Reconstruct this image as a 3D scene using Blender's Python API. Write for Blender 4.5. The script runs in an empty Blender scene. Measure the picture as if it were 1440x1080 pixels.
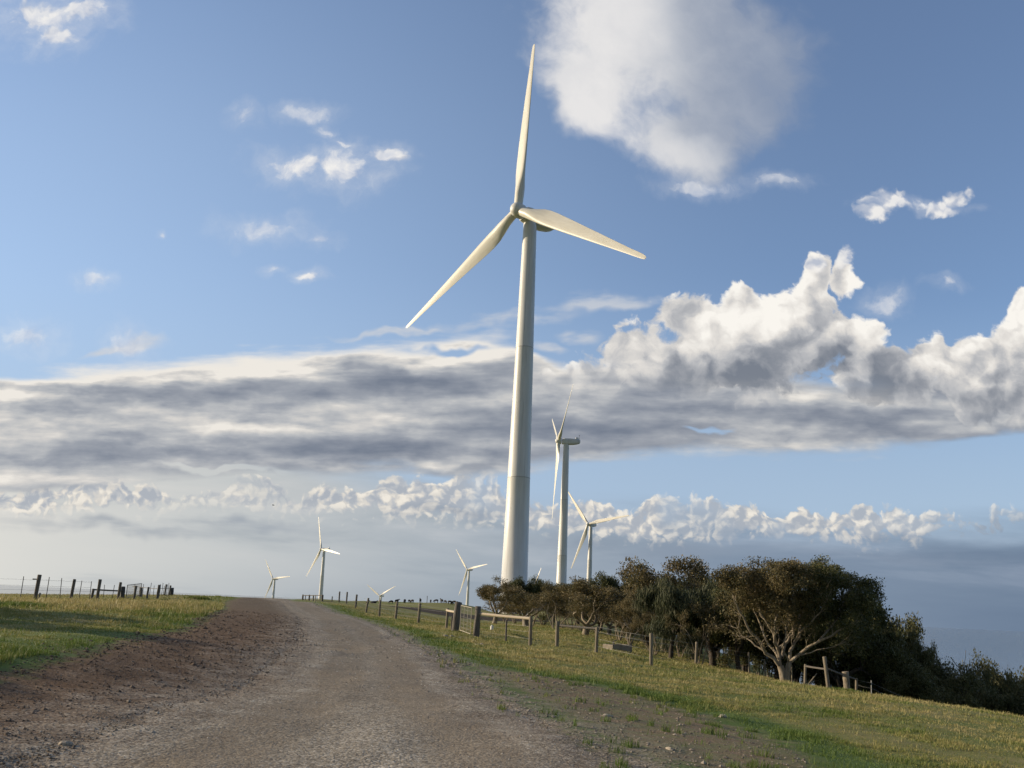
import bpy, bmesh, math, random
import numpy as np
from mathutils import Vector, Matrix

SC = bpy.context.scene
COL = SC.collection
PI = math.pi
RAD = math.radians

# ---------------------------------------------------------------- camera
EYE = np.array([0.0, 0.0, 1.6])
FPX, PCX, PCY = 1150.0, 720.0, 680.0            # focal length and principal point of the 1440 x 1080 photograph
PITCH, ROLL = math.atan(168 / 1150), RAD(2.6)
VF = np.array([0, math.cos(PITCH), math.sin(PITCH)])
_r0 = np.array([1.0, 0, 0]); _u0 = np.cross(_r0, VF)
VR = math.cos(ROLL) * _r0 + math.sin(ROLL) * _u0
VU = math.cos(ROLL) * _u0 - math.sin(ROLL) * _r0
cam = bpy.data.objects.new('camera', bpy.data.cameras.new('camera'))
COL.objects.link(cam)
SC.camera = cam
cam.matrix_world = Matrix(((VR[0], VU[0], -VF[0], EYE[0]), (VR[1], VU[1], -VF[1], EYE[1]), (VR[2], VU[2], -VF[2], EYE[2]), (0, 0, 0, 1)))
cam.data.sensor_width = 36.0
cam.data.lens = 36.0 * FPX / 1440
cam.data.shift_y = (PCY - 540) / 1440
cam.data.clip_start = 0.1
cam.data.clip_end = 60000

def ray(px, py):
    return VF + VR * (px - PCX) / FPX + VU * (PCY - py) / FPX
def at(px, py, Y):
    """the world point seen at a photograph pixel, Y metres ahead"""
    d = ray(px, py)
    return EYE + d * Y / d[1]

# ---------------------------------------------------------------- light
SC.view_settings.view_transform = 'Standard'
SC.view_settings.look = 'None'
SC.view_settings.exposure = 0.0
SC.view_settings.gamma = 1.0
SUN_EL, SUN_AZ = RAD(16.0), RAD(-78.0)           # the sun stands low on the left, a little ahead of the camera
sun = bpy.data.objects.new('sun', bpy.data.lights.new('sun', 'SUN'))
COL.objects.link(sun)
sun.data.energy = 5.0
sun.data.angle = RAD(0.5)
sun.data.color = (1.0, 0.82, 0.57)
SUN_DIR = Vector((math.sin(SUN_AZ) * math.cos(SUN_EL), math.cos(SUN_AZ) * math.cos(SUN_EL), math.sin(SUN_EL)))
sun.rotation_euler = SUN_DIR.to_track_quat('Z', 'Y').to_euler()

SC.cycles.use_adaptive_sampling = True
SC.cycles.adaptive_threshold = 0.02
SC.cycles.adaptive_min_samples = 12
SC.cycles.max_bounces = 5
SC.cycles.diffuse_bounces = 3

# ---------------------------------------------------------------- node helpers
def lin(r, g, b):
    f = lambda c: (c / 255 / 12.92) if c <= 10 else ((c / 255 + 0.055) / 1.055) ** 2.4
    return (f(r), f(g), f(b), 1.0)

class X:
    """a float socket with arithmetic"""
    def __init__(s, nt, sock): s.nt, s.s = nt, sock
    def op(s, kind, *o, clamp=False):
        n = s.nt.nodes.new('ShaderNodeMath'); n.operation = kind; n.use_clamp = clamp
        for i, v in enumerate((s,) + o):
            if isinstance(v, X): s.nt.links.new(v.s, n.inputs[i])
            else: n.inputs[i].default_value = v
        return X(s.nt, n.outputs[0])
    def __add__(s, o): return s.op('ADD', o)
    __radd__ = __add__
    def __sub__(s, o): return s.op('SUBTRACT', o)
    def __rsub__(s, o): return s.op('MULTIPLY_ADD', -1.0, o)
    def __mul__(s, o): return s.op('MULTIPLY', o)
    __rmul__ = __mul__
    def __truediv__(s, o): return s.op('DIVIDE', o)
    def max(s, o): return s.op('MAXIMUM', o)
    def min(s, o): return s.op('MINIMUM', o)
    def smax(s, o, k=.3): return s.op('SMOOTH_MAX', o, k)
    def abs(s): return s.op('ABSOLUTE')
    def pow(s, o): return s.op('POWER', o)
    def clamp(s): return s.op('ADD', 0.0, clamp=True)
    def ramp(s, a, b, c=0.0, d=1.0, smooth=True):
        n = s.nt.nodes.new('ShaderNodeMapRange')
        n.interpolation_type = 'SMOOTHSTEP' if smooth else 'LINEAR'
        s.nt.links.new(s.s, n.inputs[0])
        for i, v in enumerate((a, b, c, d)):
            n.inputs[i + 1].default_value = v
        return X(s.nt, n.outputs[0])
    def curve(s, pts):
        """piecewise smooth function through (x, y) pairs"""
        xs = [p[0] for p in pts]; ys = [p[1] for p in pts]
        x0, x1, y0, y1 = min(xs), max(xs), min(ys), max(ys) + 1e-6
        t = s.ramp(x0, x1, smooth=False)
        n = s.nt.nodes.new('ShaderNodeFloatCurve')
        c = n.mapping.curves[0]
        q = [((a - x0) / (x1 - x0), (b - y0) / (y1 - y0)) for a, b in sorted(pts)]
        c.points[0].location = q[0]; c.points[1].location = q[-1]
        for p in q[1:-1]: c.points.new(*p)
        n.mapping.update()
        s.nt.links.new(t.s, n.inputs['Value'])
        return X(s.nt, n.outputs[0]) * (y1 - y0) + y0

class NB:
    """node builder for one tree"""
    def __init__(s, nt): s.nt = nt
    def new(s, t, **k):
        n = s.nt.nodes.new(t)
        for a, v in k.items(): setattr(n, a, v)
        return n
    def link(s, a, b): s.nt.links.new(a.s if isinstance(a, X) else a, b)
    def x(s, sock): return X(s.nt, sock)
    def xyz(s, a, b, c=0.0):
        n = s.new('ShaderNodeCombineXYZ')
        for i, v in enumerate((a, b, c)):
            if isinstance(v, X): s.link(v, n.inputs[i])
            else: n.inputs[i].default_value = v
        return n.outputs[0]
    def sep(s, v):
        n = s.new('ShaderNodeSeparateXYZ'); s.link(v, n.inputs[0])
        return [X(s.nt, o) for o in n.outputs]
    def vop(s, kind, a, b=None, out=0, scale=None):
        n = s.new('ShaderNodeVectorMath', operation=kind)
        for i, v in enumerate((a, b)):
            if v is None: continue
            if isinstance(v, (tuple, list)): n.inputs[i].default_value = v
            else: s.link(v, n.inputs[i])
        if scale is not None: n.inputs['Scale'].default_value = scale
        return n.outputs[out]
    def noise(s, v, scale, detail=4, rough=.5, dist=0.0, col=False, lac=2.0):
        n = s.new('ShaderNodeTexNoise'); s.link(v, n.inputs['Vector'])
        n.inputs['Scale'].default_value = scale; n.inputs['Detail'].default_value = detail
        n.inputs['Roughness'].default_value = rough; n.inputs['Distortion'].default_value = dist
        n.inputs['Lacunarity'].default_value = lac
        return n.outputs['Color'] if col else X(s.nt, n.outputs[0])
    def voro(s, v, scale, detail=0, rough=.5, feat='F1', out='Distance', rnd=1.0):
        n = s.new('ShaderNodeTexVoronoi', feature=feat, normalize=False); s.link(v, n.inputs['Vector'])
        n.inputs['Scale'].default_value = scale; n.inputs['Detail'].default_value = detail
        n.inputs['Roughness'].default_value = rough; n.inputs['Randomness'].default_value = rnd
        o = n.outputs[out]
        return X(s.nt, o) if out == 'Distance' else o
    def mix(s, f, a, b, mode='MIX'):
        n = s.new('ShaderNodeMix', data_type='RGBA', blend_type=mode)
        for i, v in ((0, f), (6, a), (7, b)):
            if isinstance(v, X): s.link(v, n.inputs[i])
            elif isinstance(v, (int, float)): n.inputs[i].default_value = v
            elif isinstance(v, (tuple, list)): n.inputs[i].default_value = v
            else: s.link(v, n.inputs[i])
        return n.outputs[2]
    def ramp(s, f, stops, interp='LINEAR'):
        n = s.new('ShaderNodeValToRGB'); s.link(f, n.inputs[0])
        r = n.color_ramp; r.interpolation = interp
        while len(r.elements) < len(stops): r.elements.new(0.5)
        for e, (p, c) in zip(r.elements, stops): e.position = p; e.color = c
        return n.outputs[0]
    def attr(s, name):
        n = s.new('ShaderNodeAttribute', attribute_name=name)
        return n

# ---------------------------------------------------------------- sky
def build_sky():
    w = bpy.data.worlds.new('World'); SC.world = w; w.use_nodes = True
    try:
        w.cycles.sampling_method = 'MANUAL'; w.cycles.sample_map_resolution = 512
    except Exception:
        pass
    nt = w.node_tree
    B = NB(nt)
    bg = nt.nodes['Background']
    STR = 0.13
    bg.inputs[1].default_value = STR
    sky = B.new('ShaderNodeTexSky', sky_type='NISHITA', sun_disc=False, sun_elevation=SUN_EL, sun_rotation=SUN_AZ,
                air_density=1.0, dust_density=0.4, ozone_density=4.6)
    def C(r, g, b):
        c = lin(r, g, b)
        return (c[0] / STR, c[1] / STR, c[2] / STR, 1)
    d = B.new('ShaderNodeTexCoord').outputs['Generated']
    dx, dy, dz = B.sep(d)
    yy = dy.abs().max(.03)
    a = dx / yy * 10.0
    b = dz / yy * 10.0
    back = dy.ramp(-.01, .01, 7.0, 0.0, smooth=False)
    def S(px, py):
        r = ray(px, py)
        return r[0] / r[1] * 10, r[2] / r[1] * 10
    P = B.xyz(a, b, back)
    K = 1 / 115.0

    def blob(p, L, k=.18):
        """union of soft ellipses given in pixels of the photograph (centre, radii, tilt): 1 in the middle, 0 on the rim"""
        out = None
        for e in L:
            cx, cy = S(e[0], e[1])
            sx, sy = 1 / (e[2] * K), 1 / (e[3] * K)
            q_ = p
            if len(e) > 4:
                n = B.new('ShaderNodeVectorRotate', rotation_type='Z_AXIS'); B.link(p, n.inputs['Vector'])
                n.inputs['Center'].default_value = (cx, cy, 0)
                n.inputs['Angle'].default_value = -RAD(e[4]); q_ = n.outputs[0]
            m = B.new('ShaderNodeVectorMath', operation='MULTIPLY_ADD')
            B.link(q_, m.inputs[0]); m.inputs[1].default_value = (sx, sy, 0); m.inputs[2].default_value = (-cx * sx, -cy * sy, 0)
            v = B.x(B.vop('LENGTH', m.outputs[0], out=1))
            out = v if out is None else out.op('SMOOTH_MIN', v, k)
        return 1.0 - out
    def gauss(p, L):
        return blob(p, L).ramp(0.0, 1.0)

    # open sky: a thin milky veil that is strongest towards the sun and the horizon
    col = B.mix(1.0, sky.outputs[0], (1.50, 1.33, 1.25, 1), 'MULTIPLY')
    veil = a.ramp(-7.5, 5.0, .56, .06) * b.ramp(1.5, 7.5, 1.0, .6) * b.ramp(5.5, 9.5, 1.0, .45)
    col = B.mix(veil, col, C(190, 215, 242))
    col = B.mix(.10, col, C(178, 188, 212))
    low = b.ramp(.9, 4.4, .78, 0.0)
    col = B.mix(low, col, C(170, 190, 213))

    warp = B.vop('SUBTRACT', B.noise(P, 1.3, 3, .55, col=True), (.5, .5, .5))
    Pw = B.vop('ADD', P, B.vop('SCALE', warp, scale=.55))
    fine = B.vop('SUBTRACT', B.noise(P, 4.5, 3, .6, col=True), (.5, .5, .5))
    Pf = B.vop('ADD', Pw, B.vop('SCALE', fine, scale=.16))

    def bump(p, sc, amp, namp, nsc):
        """round billows plus a little torn noise"""
        v = B.voro(p, sc, 2.0, .5)
        n = B.noise(p, nsc, 4, .55)
        return (.78 - v) * amp + (n - .5) * namp
    def shift(p, dx, dy):
        return B.vop('ADD', p, (dx, dy, 0))

    # --- horizon haze and low streaks
    q = B.xyz(a * .22, b * 1.5 + a * .03, back)
    st = B.noise(q, 1.6, 5, .55, .3)
    t = a.ramp(-6.5, 6.5, 0.0, 1.0, smooth=False)
    hz = B.ramp(t, [(0, C(220, 219, 213)), (.25, C(194, 198, 199)), (.5, C(160, 171, 182)), (.72, C(134, 150, 170)), (1, C(112, 130, 153))])
    hz_hi = B.ramp(t, [(0, C(222, 220, 214)), (.25, C(205, 206, 205)), (.5, C(186, 192, 199)), (.72, C(160, 173, 190)), (1, C(142, 156, 176))])
    hz_lo = B.ramp(t, [(0, C(190, 194, 196)), (.25, C(158, 167, 175)), (.5, C(134, 148, 163)), (.72, C(122, 139, 160)), (1, C(106, 124, 148))])
    hz = B.mix((st.ramp(.45, .72) * b.ramp(0.2, .8, .25, 1.0)).clamp(), hz, hz_hi)
    hz = B.mix(st.ramp(.5, .28) * .6, hz, hz_lo)
    hz = B.mix(b.ramp(.35, 0.0, 0, .5) * a.ramp(-7, 1, 0.0, 1.0), hz, hz_lo)
    top = (b + (st - .5) * .6 - a.ramp(.5, -4.0, 0.0, .75)).ramp(1.45, .75)
    col = B.mix(top, col, hz)

    # --- the low row of cumulus
    rt = a.curve([S(-400, 686), S(0, 690), S(80, 682), S(105, 676), S(140, 684), S(165, 674), S(190, 682), S(220, 672), S(250, 688), S(290, 684), S(320, 680), S(350, 668), S(395, 672), S(420, 690), S(455, 676), S(480, 690), S(505, 690),
                  S(540, 672), S(585, 664), S(615, 674), S(650, 664), S(700, 674), S(745, 700), S(800, 704), S(850, 698), S(885, 712), S(930, 692), S(965, 702), S(1000, 700), S(1030, 712), S(1050, 700), S(1075, 716), S(1110, 714), S(1140, 704), S(1170, 718),
                  S(1195, 712), S(1215, 698), S(1240, 712), S(1262, 704), S(1290, 720), S(1320, 712), S(1360, 722), S(1400, 714), S(1440, 712), S(1900, 712)])
    rb = a.curve([S(-400, 745), S(0, 740), S(200, 728), S(420, 728), S(560, 742), S(720, 752), S(850, 770), S(1000, 774), S(1150, 764), S(1210, 775), S(1260, 760), S(1282, 775), S(1310, 752), S(1440, 745), S(1900, 740)])
    fa, fb, _f = B.sep(Pf)
    s0 = ((rt - fb) / .16).min((fb - rb) / .30).min(1.0)
    h0 = s0 + bump(Pf, 6.2, .95, 1.0, 3.2)
    def soft(p, sc, nsc): return (.78 - B.voro(p, sc, 1.2, .5)) + (B.noise(p, nsc, 3.5, .55) - .5) * .9
    lit = (soft(Pf, 6.2, 3.2) - soft(shift(Pf, -.055, .055), 6.2, 3.2) + (1.0 - s0).clamp() * .26).ramp(-.34, .50)
    lit = lit - B.noise(B.xyz(a * .4, b * 2.5, back), 2.2, 4, .5).ramp(.45, .7) * .35
    lowc = B.ramp(lit.clamp(), [(0, C(172, 178, 187)), (.4, C(193, 195, 198)), (.75, C(219, 214, 206)), (1, C(242, 235, 223))])
    lowc = B.mix(((b - rb) / .28).ramp(.9, 0.0, 0, .8), lowc, hz)
    col = B.mix(h0.ramp(.0, .5) * a.ramp(3.5, 6.5, 1.0, .6) * B.noise(B.xyz(a * .8, b * .8, back), .9, 2, .5).ramp(.34, .52, .35, .95), col, lowc)
    # grey flat bases under the row
    base = B.noise(B.xyz(a * .30, b * 1.9, back), 1.9, 5, .55)
    bm = gauss(Pw, [(150, 742, 260, 16), (330, 735, 160, 14), (640, 722, 120, 14), (900, 775, 260, 14), (1250, 778, 260, 12)])
    col = B.mix((bm * base.ramp(.32, .6)) * .75, col, B.ramp(t, [(0, C(158, 165, 174)), (.5, C(140, 152, 168)), (1, C(128, 143, 164))]))

    # --- the wide stratocumulus sheet
    topl = a.curve([S(-300, 570), S(0, 528), S(120, 503), S(300, 484), S(480, 482), S(620, 470), S(720, 462), S(800, 500), S(1000, 500), S(1240, 520), S(1440, 520), S(1800, 500)])
    botl = a.curve([S(-300, 700), S(0, 696), S(250, 682), S(480, 676), S(640, 674), S(780, 660), S(900, 652), S(1100, 640), S(1300, 636), S(1440, 630), S(1800, 610)])
    sw = B.noise(B.vop('ADD', B.xyz(a * .34, b * 1.15 - a * .03, back), B.vop('SCALE', warp, scale=.22)), 1.05, 5, .52)
    sw3 = B.noise(B.xyz(a * .42, b * 2.6 - a * .10, back + 3.0), 1.0, 6, .55, .2)
    bb = b + (sw - .5) * .75 + (sw3 - .5) * .55
    ins = ((topl - bb) / .26).min((bb - botl) / .26)
    wide = a.abs().ramp(9, 16, 1.0, 0.0)
    dens = (ins - gauss(Pw, [(765, 488, 110, 34), (640, 492, 90, 12), (1000, 600, 120, 12), (300, 655, 120, 8)]) * 1.3 * sw3.ramp(.62, .40)).ramp(0.0, .8) * wide
    swu = B.noise(B.vop('ADD', B.xyz((a - .10) * .34, (b + .15) * 1.15 - a * .03, back), B.vop('SCALE', warp, scale=.22)), 1.05, 5, .52)
    sw3u = B.noise(B.xyz((a - .06) * .42, (b + .075) * 2.6 - a * .10, back + 3.0), 1.0, 6, .55, .2)
    tone = .535 + (sw - swu) * 2.0 + (sw3 - sw3u) * .70 + (sw - .5) * .7 + (sw3 - .5) * .55
    tone = tone - gauss(Pw, [(260, 548, 270, 34), (560, 530, 200, 30), (1180, 590, 260, 30), (880, 590, 240, 48)]) * .26
    tone = tone - gauss(Pw, [(480, 625, 330, 34), (90, 655, 230, 34), (720, 600, 150, 40), (650, 660, 220, 22)]) * .26
    tone = tone + gauss(Pw, [(60, 605, 190, 26), (330, 598, 150, 14), (560, 588, 150, 12), (700, 500, 70, 16), (20, 545, 110, 12), (600, 650, 160, 9)]) * .16 + (B.noise(B.xyz(a * 1.2, b * 2.6 - a * .12, back), 2.6, 5, .6) - .5) * .34
    tone = tone + ((topl - bb) / .55).ramp(1.0, .1) * .62 * a.ramp(2.5, -.5)
    tone = tone + a.ramp(-6.5, 0, .10, 0.0)
    sheet = B.ramp(tone.clamp(), [(0, C(118, 127, 143)), (.22, C(136, 143, 156)), (.45, C(158, 163, 172)), (.66, C(186, 188, 191)), (.85, C(214, 211, 207)), (1, C(238, 233, 225))])
    col = B.mix(dens, col, sheet)

    # --- thin lens and torn scraps above the sheet
    lens = gauss(Pw, [(850, 424, 125, 15, 8), (700, 450, 150, 14, 9), (560, 466, 120, 8, 6), (200, 484, 50, 14, 20), (160, 492, 60, 8, 12), (815, 470, 42, 17), (770, 490, 40, 12)])
    ln = B.noise(B.xyz(a * .5, b * 1.6 - a * .2, back), 2.0, 5, .55)
    col = B.mix((lens * 1.5).clamp() * ln.ramp(.3, .6) * .75, col, C(206, 209, 214))

    # --- big cumulus on the right
    big = [(1010, 500, 190, 78), (1045, 425, 46, 44), (1120, 446, 92, 56), (1156, 392, 24, 42), (1192, 390, 27, 40), (1180, 468, 84, 56), (905, 505, 105, 52), (845, 530, 70, 34), (980, 450, 70, 44),
           (1400, 530, 130, 74), (1448, 480, 70, 66), (1245, 530, 95, 55), (1315, 505, 66, 44), (1436, 435, 24, 34), (1375, 490, 46, 34), (790, 545, 60, 20)]
    gs = (blob(Pw, big) * 1.5).min(1.0)
    g0 = gs + bump(Pf, 1.55, .75, 1.05, 1.5) + (B.noise(Pf, 6.0, 4, .62) - .5) * .55 + gauss(P, [(1235, 525, 60, 30)]) * .5
    lit = (soft(Pf, 1.55, 1.5) - soft(shift(Pf, -.15, .14), 1.55, 1.5)).ramp(-.46, .50)
    bbase = a.curve([S(700, 560), S(800, 552), S(900, 566), S(1050, 578), S(1180, 572), S(1300, 596), S(1440, 618), S(1700, 610)])
    hgt = (b - bbase) + (sw - .5) * .8
    under = gauss(Pf, [(1075, 535, 300, 84), (1175, 500, 150, 70), (1400, 590, 260, 80), (1250, 560, 190, 60)])
    fz = B.noise(Pf, 7.0, 4, .6)
    lit = lit * .66 + .20 - under * .50 + (fz - .5) * .38 + (sw3 - .5) * .30 + g0.ramp(.75, .1) * .22 + hgt.ramp(.1, 1.25) * .22
    bigc = B.ramp(lit.clamp(), [(0, C(122, 129, 141)), (.25, C(150, 154, 162)), (.5, C(186, 187, 190)), (.75, C(224, 220, 215)), (1, C(250, 246, 239))])
    col = B.mix(g0.ramp(.0, .30) * hgt.ramp(-.12, .5), col, bigc)

    # --- soft high cloud at the top
    hi = [(925, 25, 205, 185), (1035, 100, 150, 125), (975, 190, 115, 85), (830, 120, 90, 90)]
    hp = B.vop('ADD', B.xyz(a * .9, b * .9 + a * .25, back), B.vop('SCALE', warp, scale=.5))
    hn = B.noise(hp, .95, 7, .58)
    hs = blob(Pw, hi, .5) * 1.9 + (hn - .5) * 2.2 + gauss(Pw, [(930, 60, 150, 140)]) * .45
    htone = a.curve([(S(740, 80)[0], .62), (S(840, 80)[0], .95), (S(900, 80)[0], .88), (S(985, 80)[0], .42), (S(1060, 80)[0], .30), (S(1170, 80)[0], .22)])
    htone = htone + (hn - .5) * .55 + gauss(Pw, [(980, 225, 90, 50)]) * .35
    hic = B.ramp(htone.clamp(), [(0, C(118, 138, 172)), (.3, C(150, 160, 178)), (.6, C(192, 196, 204)), (1, C(233, 231, 230))])
    col = B.mix(hs.ramp(-.05, 1.0) * .97 * a.ramp(1.8, 4.0, 1.0, .66), col, hic)

    # --- small torn clouds
    sm = [(60, 25, 62, 48), (120, 20, 55, 26), (75, 55, 40, 22), (420, 232, 62, 26), (485, 238, 62, 38), (546, 217, 30, 18), (435, 154, 38, 13), (456, 181, 18, 13), (478, 200, 20, 10), (345, 165, 24, 20), (375, 322, 60, 20),
          (443, 337, 26, 11), (434, 392, 26, 12), (133, 394, 30, 13), (1295, 290, 60, 10), (1095, 255, 38, 14), (1245, 422, 28, 20), (185, 486, 36, 24), (40, 470, 40, 22), (1325, 400, 26, 9), (985, 262, 55, 16), (222, 330, 9, 7), (382, 383, 18, 9)]
    sn = B.noise(Pf, 2.3, 6, .58)
    ss = blob(Pf, sm) + (sn - .5) * 2.2
    sv = B.noise(shift(Pf, -.10, .08), 2.3, 6, .58)
    sl = ((sn - sv) * 2.2 + .62).clamp()
    smc = B.ramp(sl, [(0, C(170, 183, 208)), (.5, C(208, 213, 224)), (1, C(242, 240, 237))])
    puffs = [(1246, 286, 32, 24), (1232, 300, 24, 14), (1345, 276, 26, 20), (1322, 296, 34, 16), (1362, 268, 12, 12), (58, 20, 44, 28), (112, 16, 44, 20), (76, 50, 28, 15), (478, 240, 34, 16), (425, 232, 30, 12), (546, 217, 26, 14), (560, 226, 18, 10), (1150, 374, 16, 16), (1190, 362, 18, 22)]
    q0 = blob(Pf, puffs) * 1.3 + bump(Pf, 3.6, .7, 1.3, 2.6)
    ql = (soft(Pf, 3.6, 2.6) - soft(shift(Pf, -.08, .08), 3.6, 2.6) + (q0 - .5) * .2).ramp(-.4, .4)
    pc_ = B.ramp(ql, [(0, C(182, 190, 206)), (.5, C(216, 217, 222)), (1, C(243, 240, 236))])
    strong = blob(P, [(75, 30, 150, 90), (1290, 286, 130, 60), (470, 235, 150, 70), (433, 392, 40, 25)]).ramp(0, .35, .6, .98)
    col = B.mix(q0.ramp(.0, .7) * .93, col, pc_)
    col = B.mix((ss.ramp(.0, 1.0).max(ss.ramp(-.9, .9) * .34)) * strong, col, smc)
    rear = B.mix(B.noise(d, 2.2, 5, .55).ramp(.35, .7), B.mix(1.0, sky.outputs[0], (.9, .84, .80, 1), 'MULTIPLY'), C(128, 128, 130))
    col = B.mix(dy.ramp(.10, -.15), col, rear)
    B.link(col, bg.inputs[0])
build_sky()

# ---------------------------------------------------------------- mesh helpers
def tag(o, label=None, cat=None, group=None, kind=None):
    if label: o['label'] = label
    if cat: o['category'] = cat
    if group: o['group'] = group
    if kind: o['kind'] = kind
    return o
def empty(name, loc, label=None, cat=None, group=None, rz=0.0):
    o = bpy.data.objects.new(name, None); COL.objects.link(o)
    o.location = loc; o.rotation_euler = (0, 0, rz); o.empty_display_size = .2
    return tag(o, label, cat, group)
def link(name, me, parent=None, mat=None):
    o = bpy.data.objects.new(name, me); COL.objects.link(o)
    if parent is not None: o.parent = parent
    if mat is not None and not me.materials: me.materials.append(mat)
    return o
def copy_tree(o, parent=None):
    c = o.copy(); COL.objects.link(c)
    if parent is not None: c.parent = parent
    for ch in [k for k in bpy.data.objects if k.parent == o]:
        copy_tree(ch, c)
    return c

class MB:
    """collects vertices and faces of one mesh"""
    def __init__(s): s.v, s.f, s.sm, s.n = [], [], [], 0
    def add(s, vs, fs, smooth=True):
        for q in vs: s.v.append(tuple(q))
        for q in fs:
            s.f.append(tuple(i + s.n for i in q)); s.sm.append(smooth)
        s.n += len(vs)
    def box(s, c, size, rz=0.0, taper=1.0, tilt=None):
        hx, hy, hz = (k / 2 for k in size)
        vs = []
        for z, k in ((-hz, 1.0), (hz, taper)):
            for x, y in ((-hx, -hy), (hx, -hy), (hx, hy), (-hx, hy)):
                p = Vector((x * k, y * k, z))
                if tilt is not None: p = tilt @ p
                p = Matrix.Rotation(rz, 3, 'Z') @ p
                vs.append((p.x + c[0], p.y + c[1], p.z + c[2]))
        s.add(vs, [(3, 2, 1, 0), (4, 5, 6, 7), (0, 1, 5, 4), (1, 2, 6, 5), (2, 3, 7, 6), (3, 0, 4, 7)], False)
    def tube(s, pts, radii, n=8, caps=True, smooth=True, wob=None):
        """a round bar along points"""
        P = [Vector(p) for p in pts]; rings = []
        ref = None
        for i, p in enumerate(P):
            d = (P[min(i + 1, len(P) - 1)] - P[max(i - 1, 0)])
            d = d.normalized() if d.length > 1e-9 else Vector((0, 0, 1))
            if ref is None:
                ref = d.orthogonal().normalized()
            ref = (ref - d * ref.dot(d))
            ref = ref.normalized() if ref.length > 1e-6 else d.orthogonal().normalized()
            w = d.cross(ref)
            r = radii[i] if hasattr(radii, '__len__') else radii
            ring = []
            for k in range(n):
                a = 2 * PI * k / n
                rr = r * (1 + (wob(i, k) if wob else 0))
                ring.append(p + ref * math.cos(a) * rr + w * math.sin(a) * rr)
            rings.append(ring)
        vs = [q for r in rings for q in r]
        fs = [(i * n + k, i * n + (k + 1) % n, (i + 1) * n + (k + 1) % n, (i + 1) * n + k) for i in range(len(P) - 1) for k in range(n)]
        s.add(vs, fs, smooth)
        if caps:
            s.add(rings[-1], [tuple(range(n))], False)
            s.add(rings[0], [tuple(reversed(range(n)))], False)
    def mesh(s, name, mat=None):
        me = bpy.data.meshes.new(name)
        me.from_pydata(s.v, [], s.f)
        me.polygons.foreach_set('use_smooth', s.sm)
        me.update()
        if mat is not None: me.materials.append(mat)
        return me
    def build(s, name, mat, parent=None):
        return link(name, s.mesh(name, mat), parent)

def np_mesh(name, verts, faces, mat=None, smooth=False, attrs=None, k=4):
    """mesh from numpy arrays; faces (m,k)"""
    me = bpy.data.meshes.new(name)
    m = len(faces)
    me.vertices.add(len(verts)); me.vertices.foreach_set('co', np.asarray(verts, np.float32).ravel())
    me.loops.add(m * k); me.loops.foreach_set('vertex_index', np.asarray(faces, np.int32).ravel())
    me.polygons.add(m)
    me.polygons.foreach_set('loop_start', np.arange(0, m * k, k, dtype=np.int32))
    me.polygons.foreach_set('use_smooth', np.full(m, smooth))
    me.update(calc_edges=True)
    for nm, arr in (attrs or {}).items():
        a = me.attributes.new(nm, 'FLOAT', 'POINT'); a.data.foreach_set('value', np.asarray(arr, np.float32))
    if mat is not None: me.materials.append(mat)
    me.validate()
    return me

# value noise for numpy
_rs = np.random.RandomState(7)
_tab = _rs.rand(256, 256)
def vnoise(x, y):
    x = np.asarray(x, float); y = np.asarray(y, float)
    xi = np.floor(x).astype(int); yi = np.floor(y).astype(int)
    fx = x - xi; fy = y - yi
    fx = fx * fx * (3 - 2 * fx); fy = fy * fy * (3 - 2 * fy)
    g = lambda i, j: _tab[(xi + i) & 255, (yi + j) & 255]
    return (g(0, 0) * (1 - fx) + g(1, 0) * fx) * (1 - fy) + (g(0, 1) * (1 - fx) + g(1, 1) * fx) * fy
def fbm(x, y, o=4):
    t, am, n = 0, 1, 0
    for i in range(o):
        t = t + am * vnoise(x * 2 ** i + 17.3 * i, y * 2 ** i + 5.1 * i); n += am; am *= .5
    return t / n
def sstep(a, b, x):
    t = np.clip((np.asarray(x, float) - a) / (b - a), 0, 1)
    return t * t * (3 - 2 * t)

# ---------------------------------------------------------------- terrain
_ctl = []
def ctl_px(px, py, Y): _ctl.append(tuple(at(px, py, Y)))
def ctl(x, y, z): _ctl.append((x, y, z))
for q in [(0, 960, 10.3), (0, 880, 19.5), (0, 845, 40), (49, 843, 48), (10, 839, 62), (170, 842, 62), (250, 837, 72), (322, 840, 78), (400, 848, 92), (445, 846, 95), (330, 880, 28),
          (170, 897, 17.6), (105, 925, 13.1), (300, 862, 35), (300, 960, 13.4), (0, 1060, 7.1), (930, 1080, 8.5), (720, 985, 14), (640, 925, 23.4), (560, 885, 41.6), (440, 900, 26),
          (499, 856, 76), (533, 867, 66), (556, 871, 59), (588, 877, 54), (627, 884, 48), (640, 889, 42), (670, 897, 39), (745, 908, 37), (783, 909.5, 36.5), (838, 919, 35), (915, 937, 32),
          (1101, 958, 40), (1132, 966, 38.5), (1164, 972, 37), (1192, 976, 37.5), (1300, 990, 31), (1440, 1009, 26), (1440, 1080, 12.7), (1100, 1040, 13),
          (690, 878, 80), (724, 866, 139), (850, 898, 58), (945, 928, 50), (1028, 943, 47), (620, 868, 90), (600, 850, 250), (560, 846.5, 380), (640, 848.5, 380), (500, 845, 330), (450, 843, 170), (425, 844.8, 122), (453, 845.8, 116)]:
    ctl_px(*q)
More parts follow.
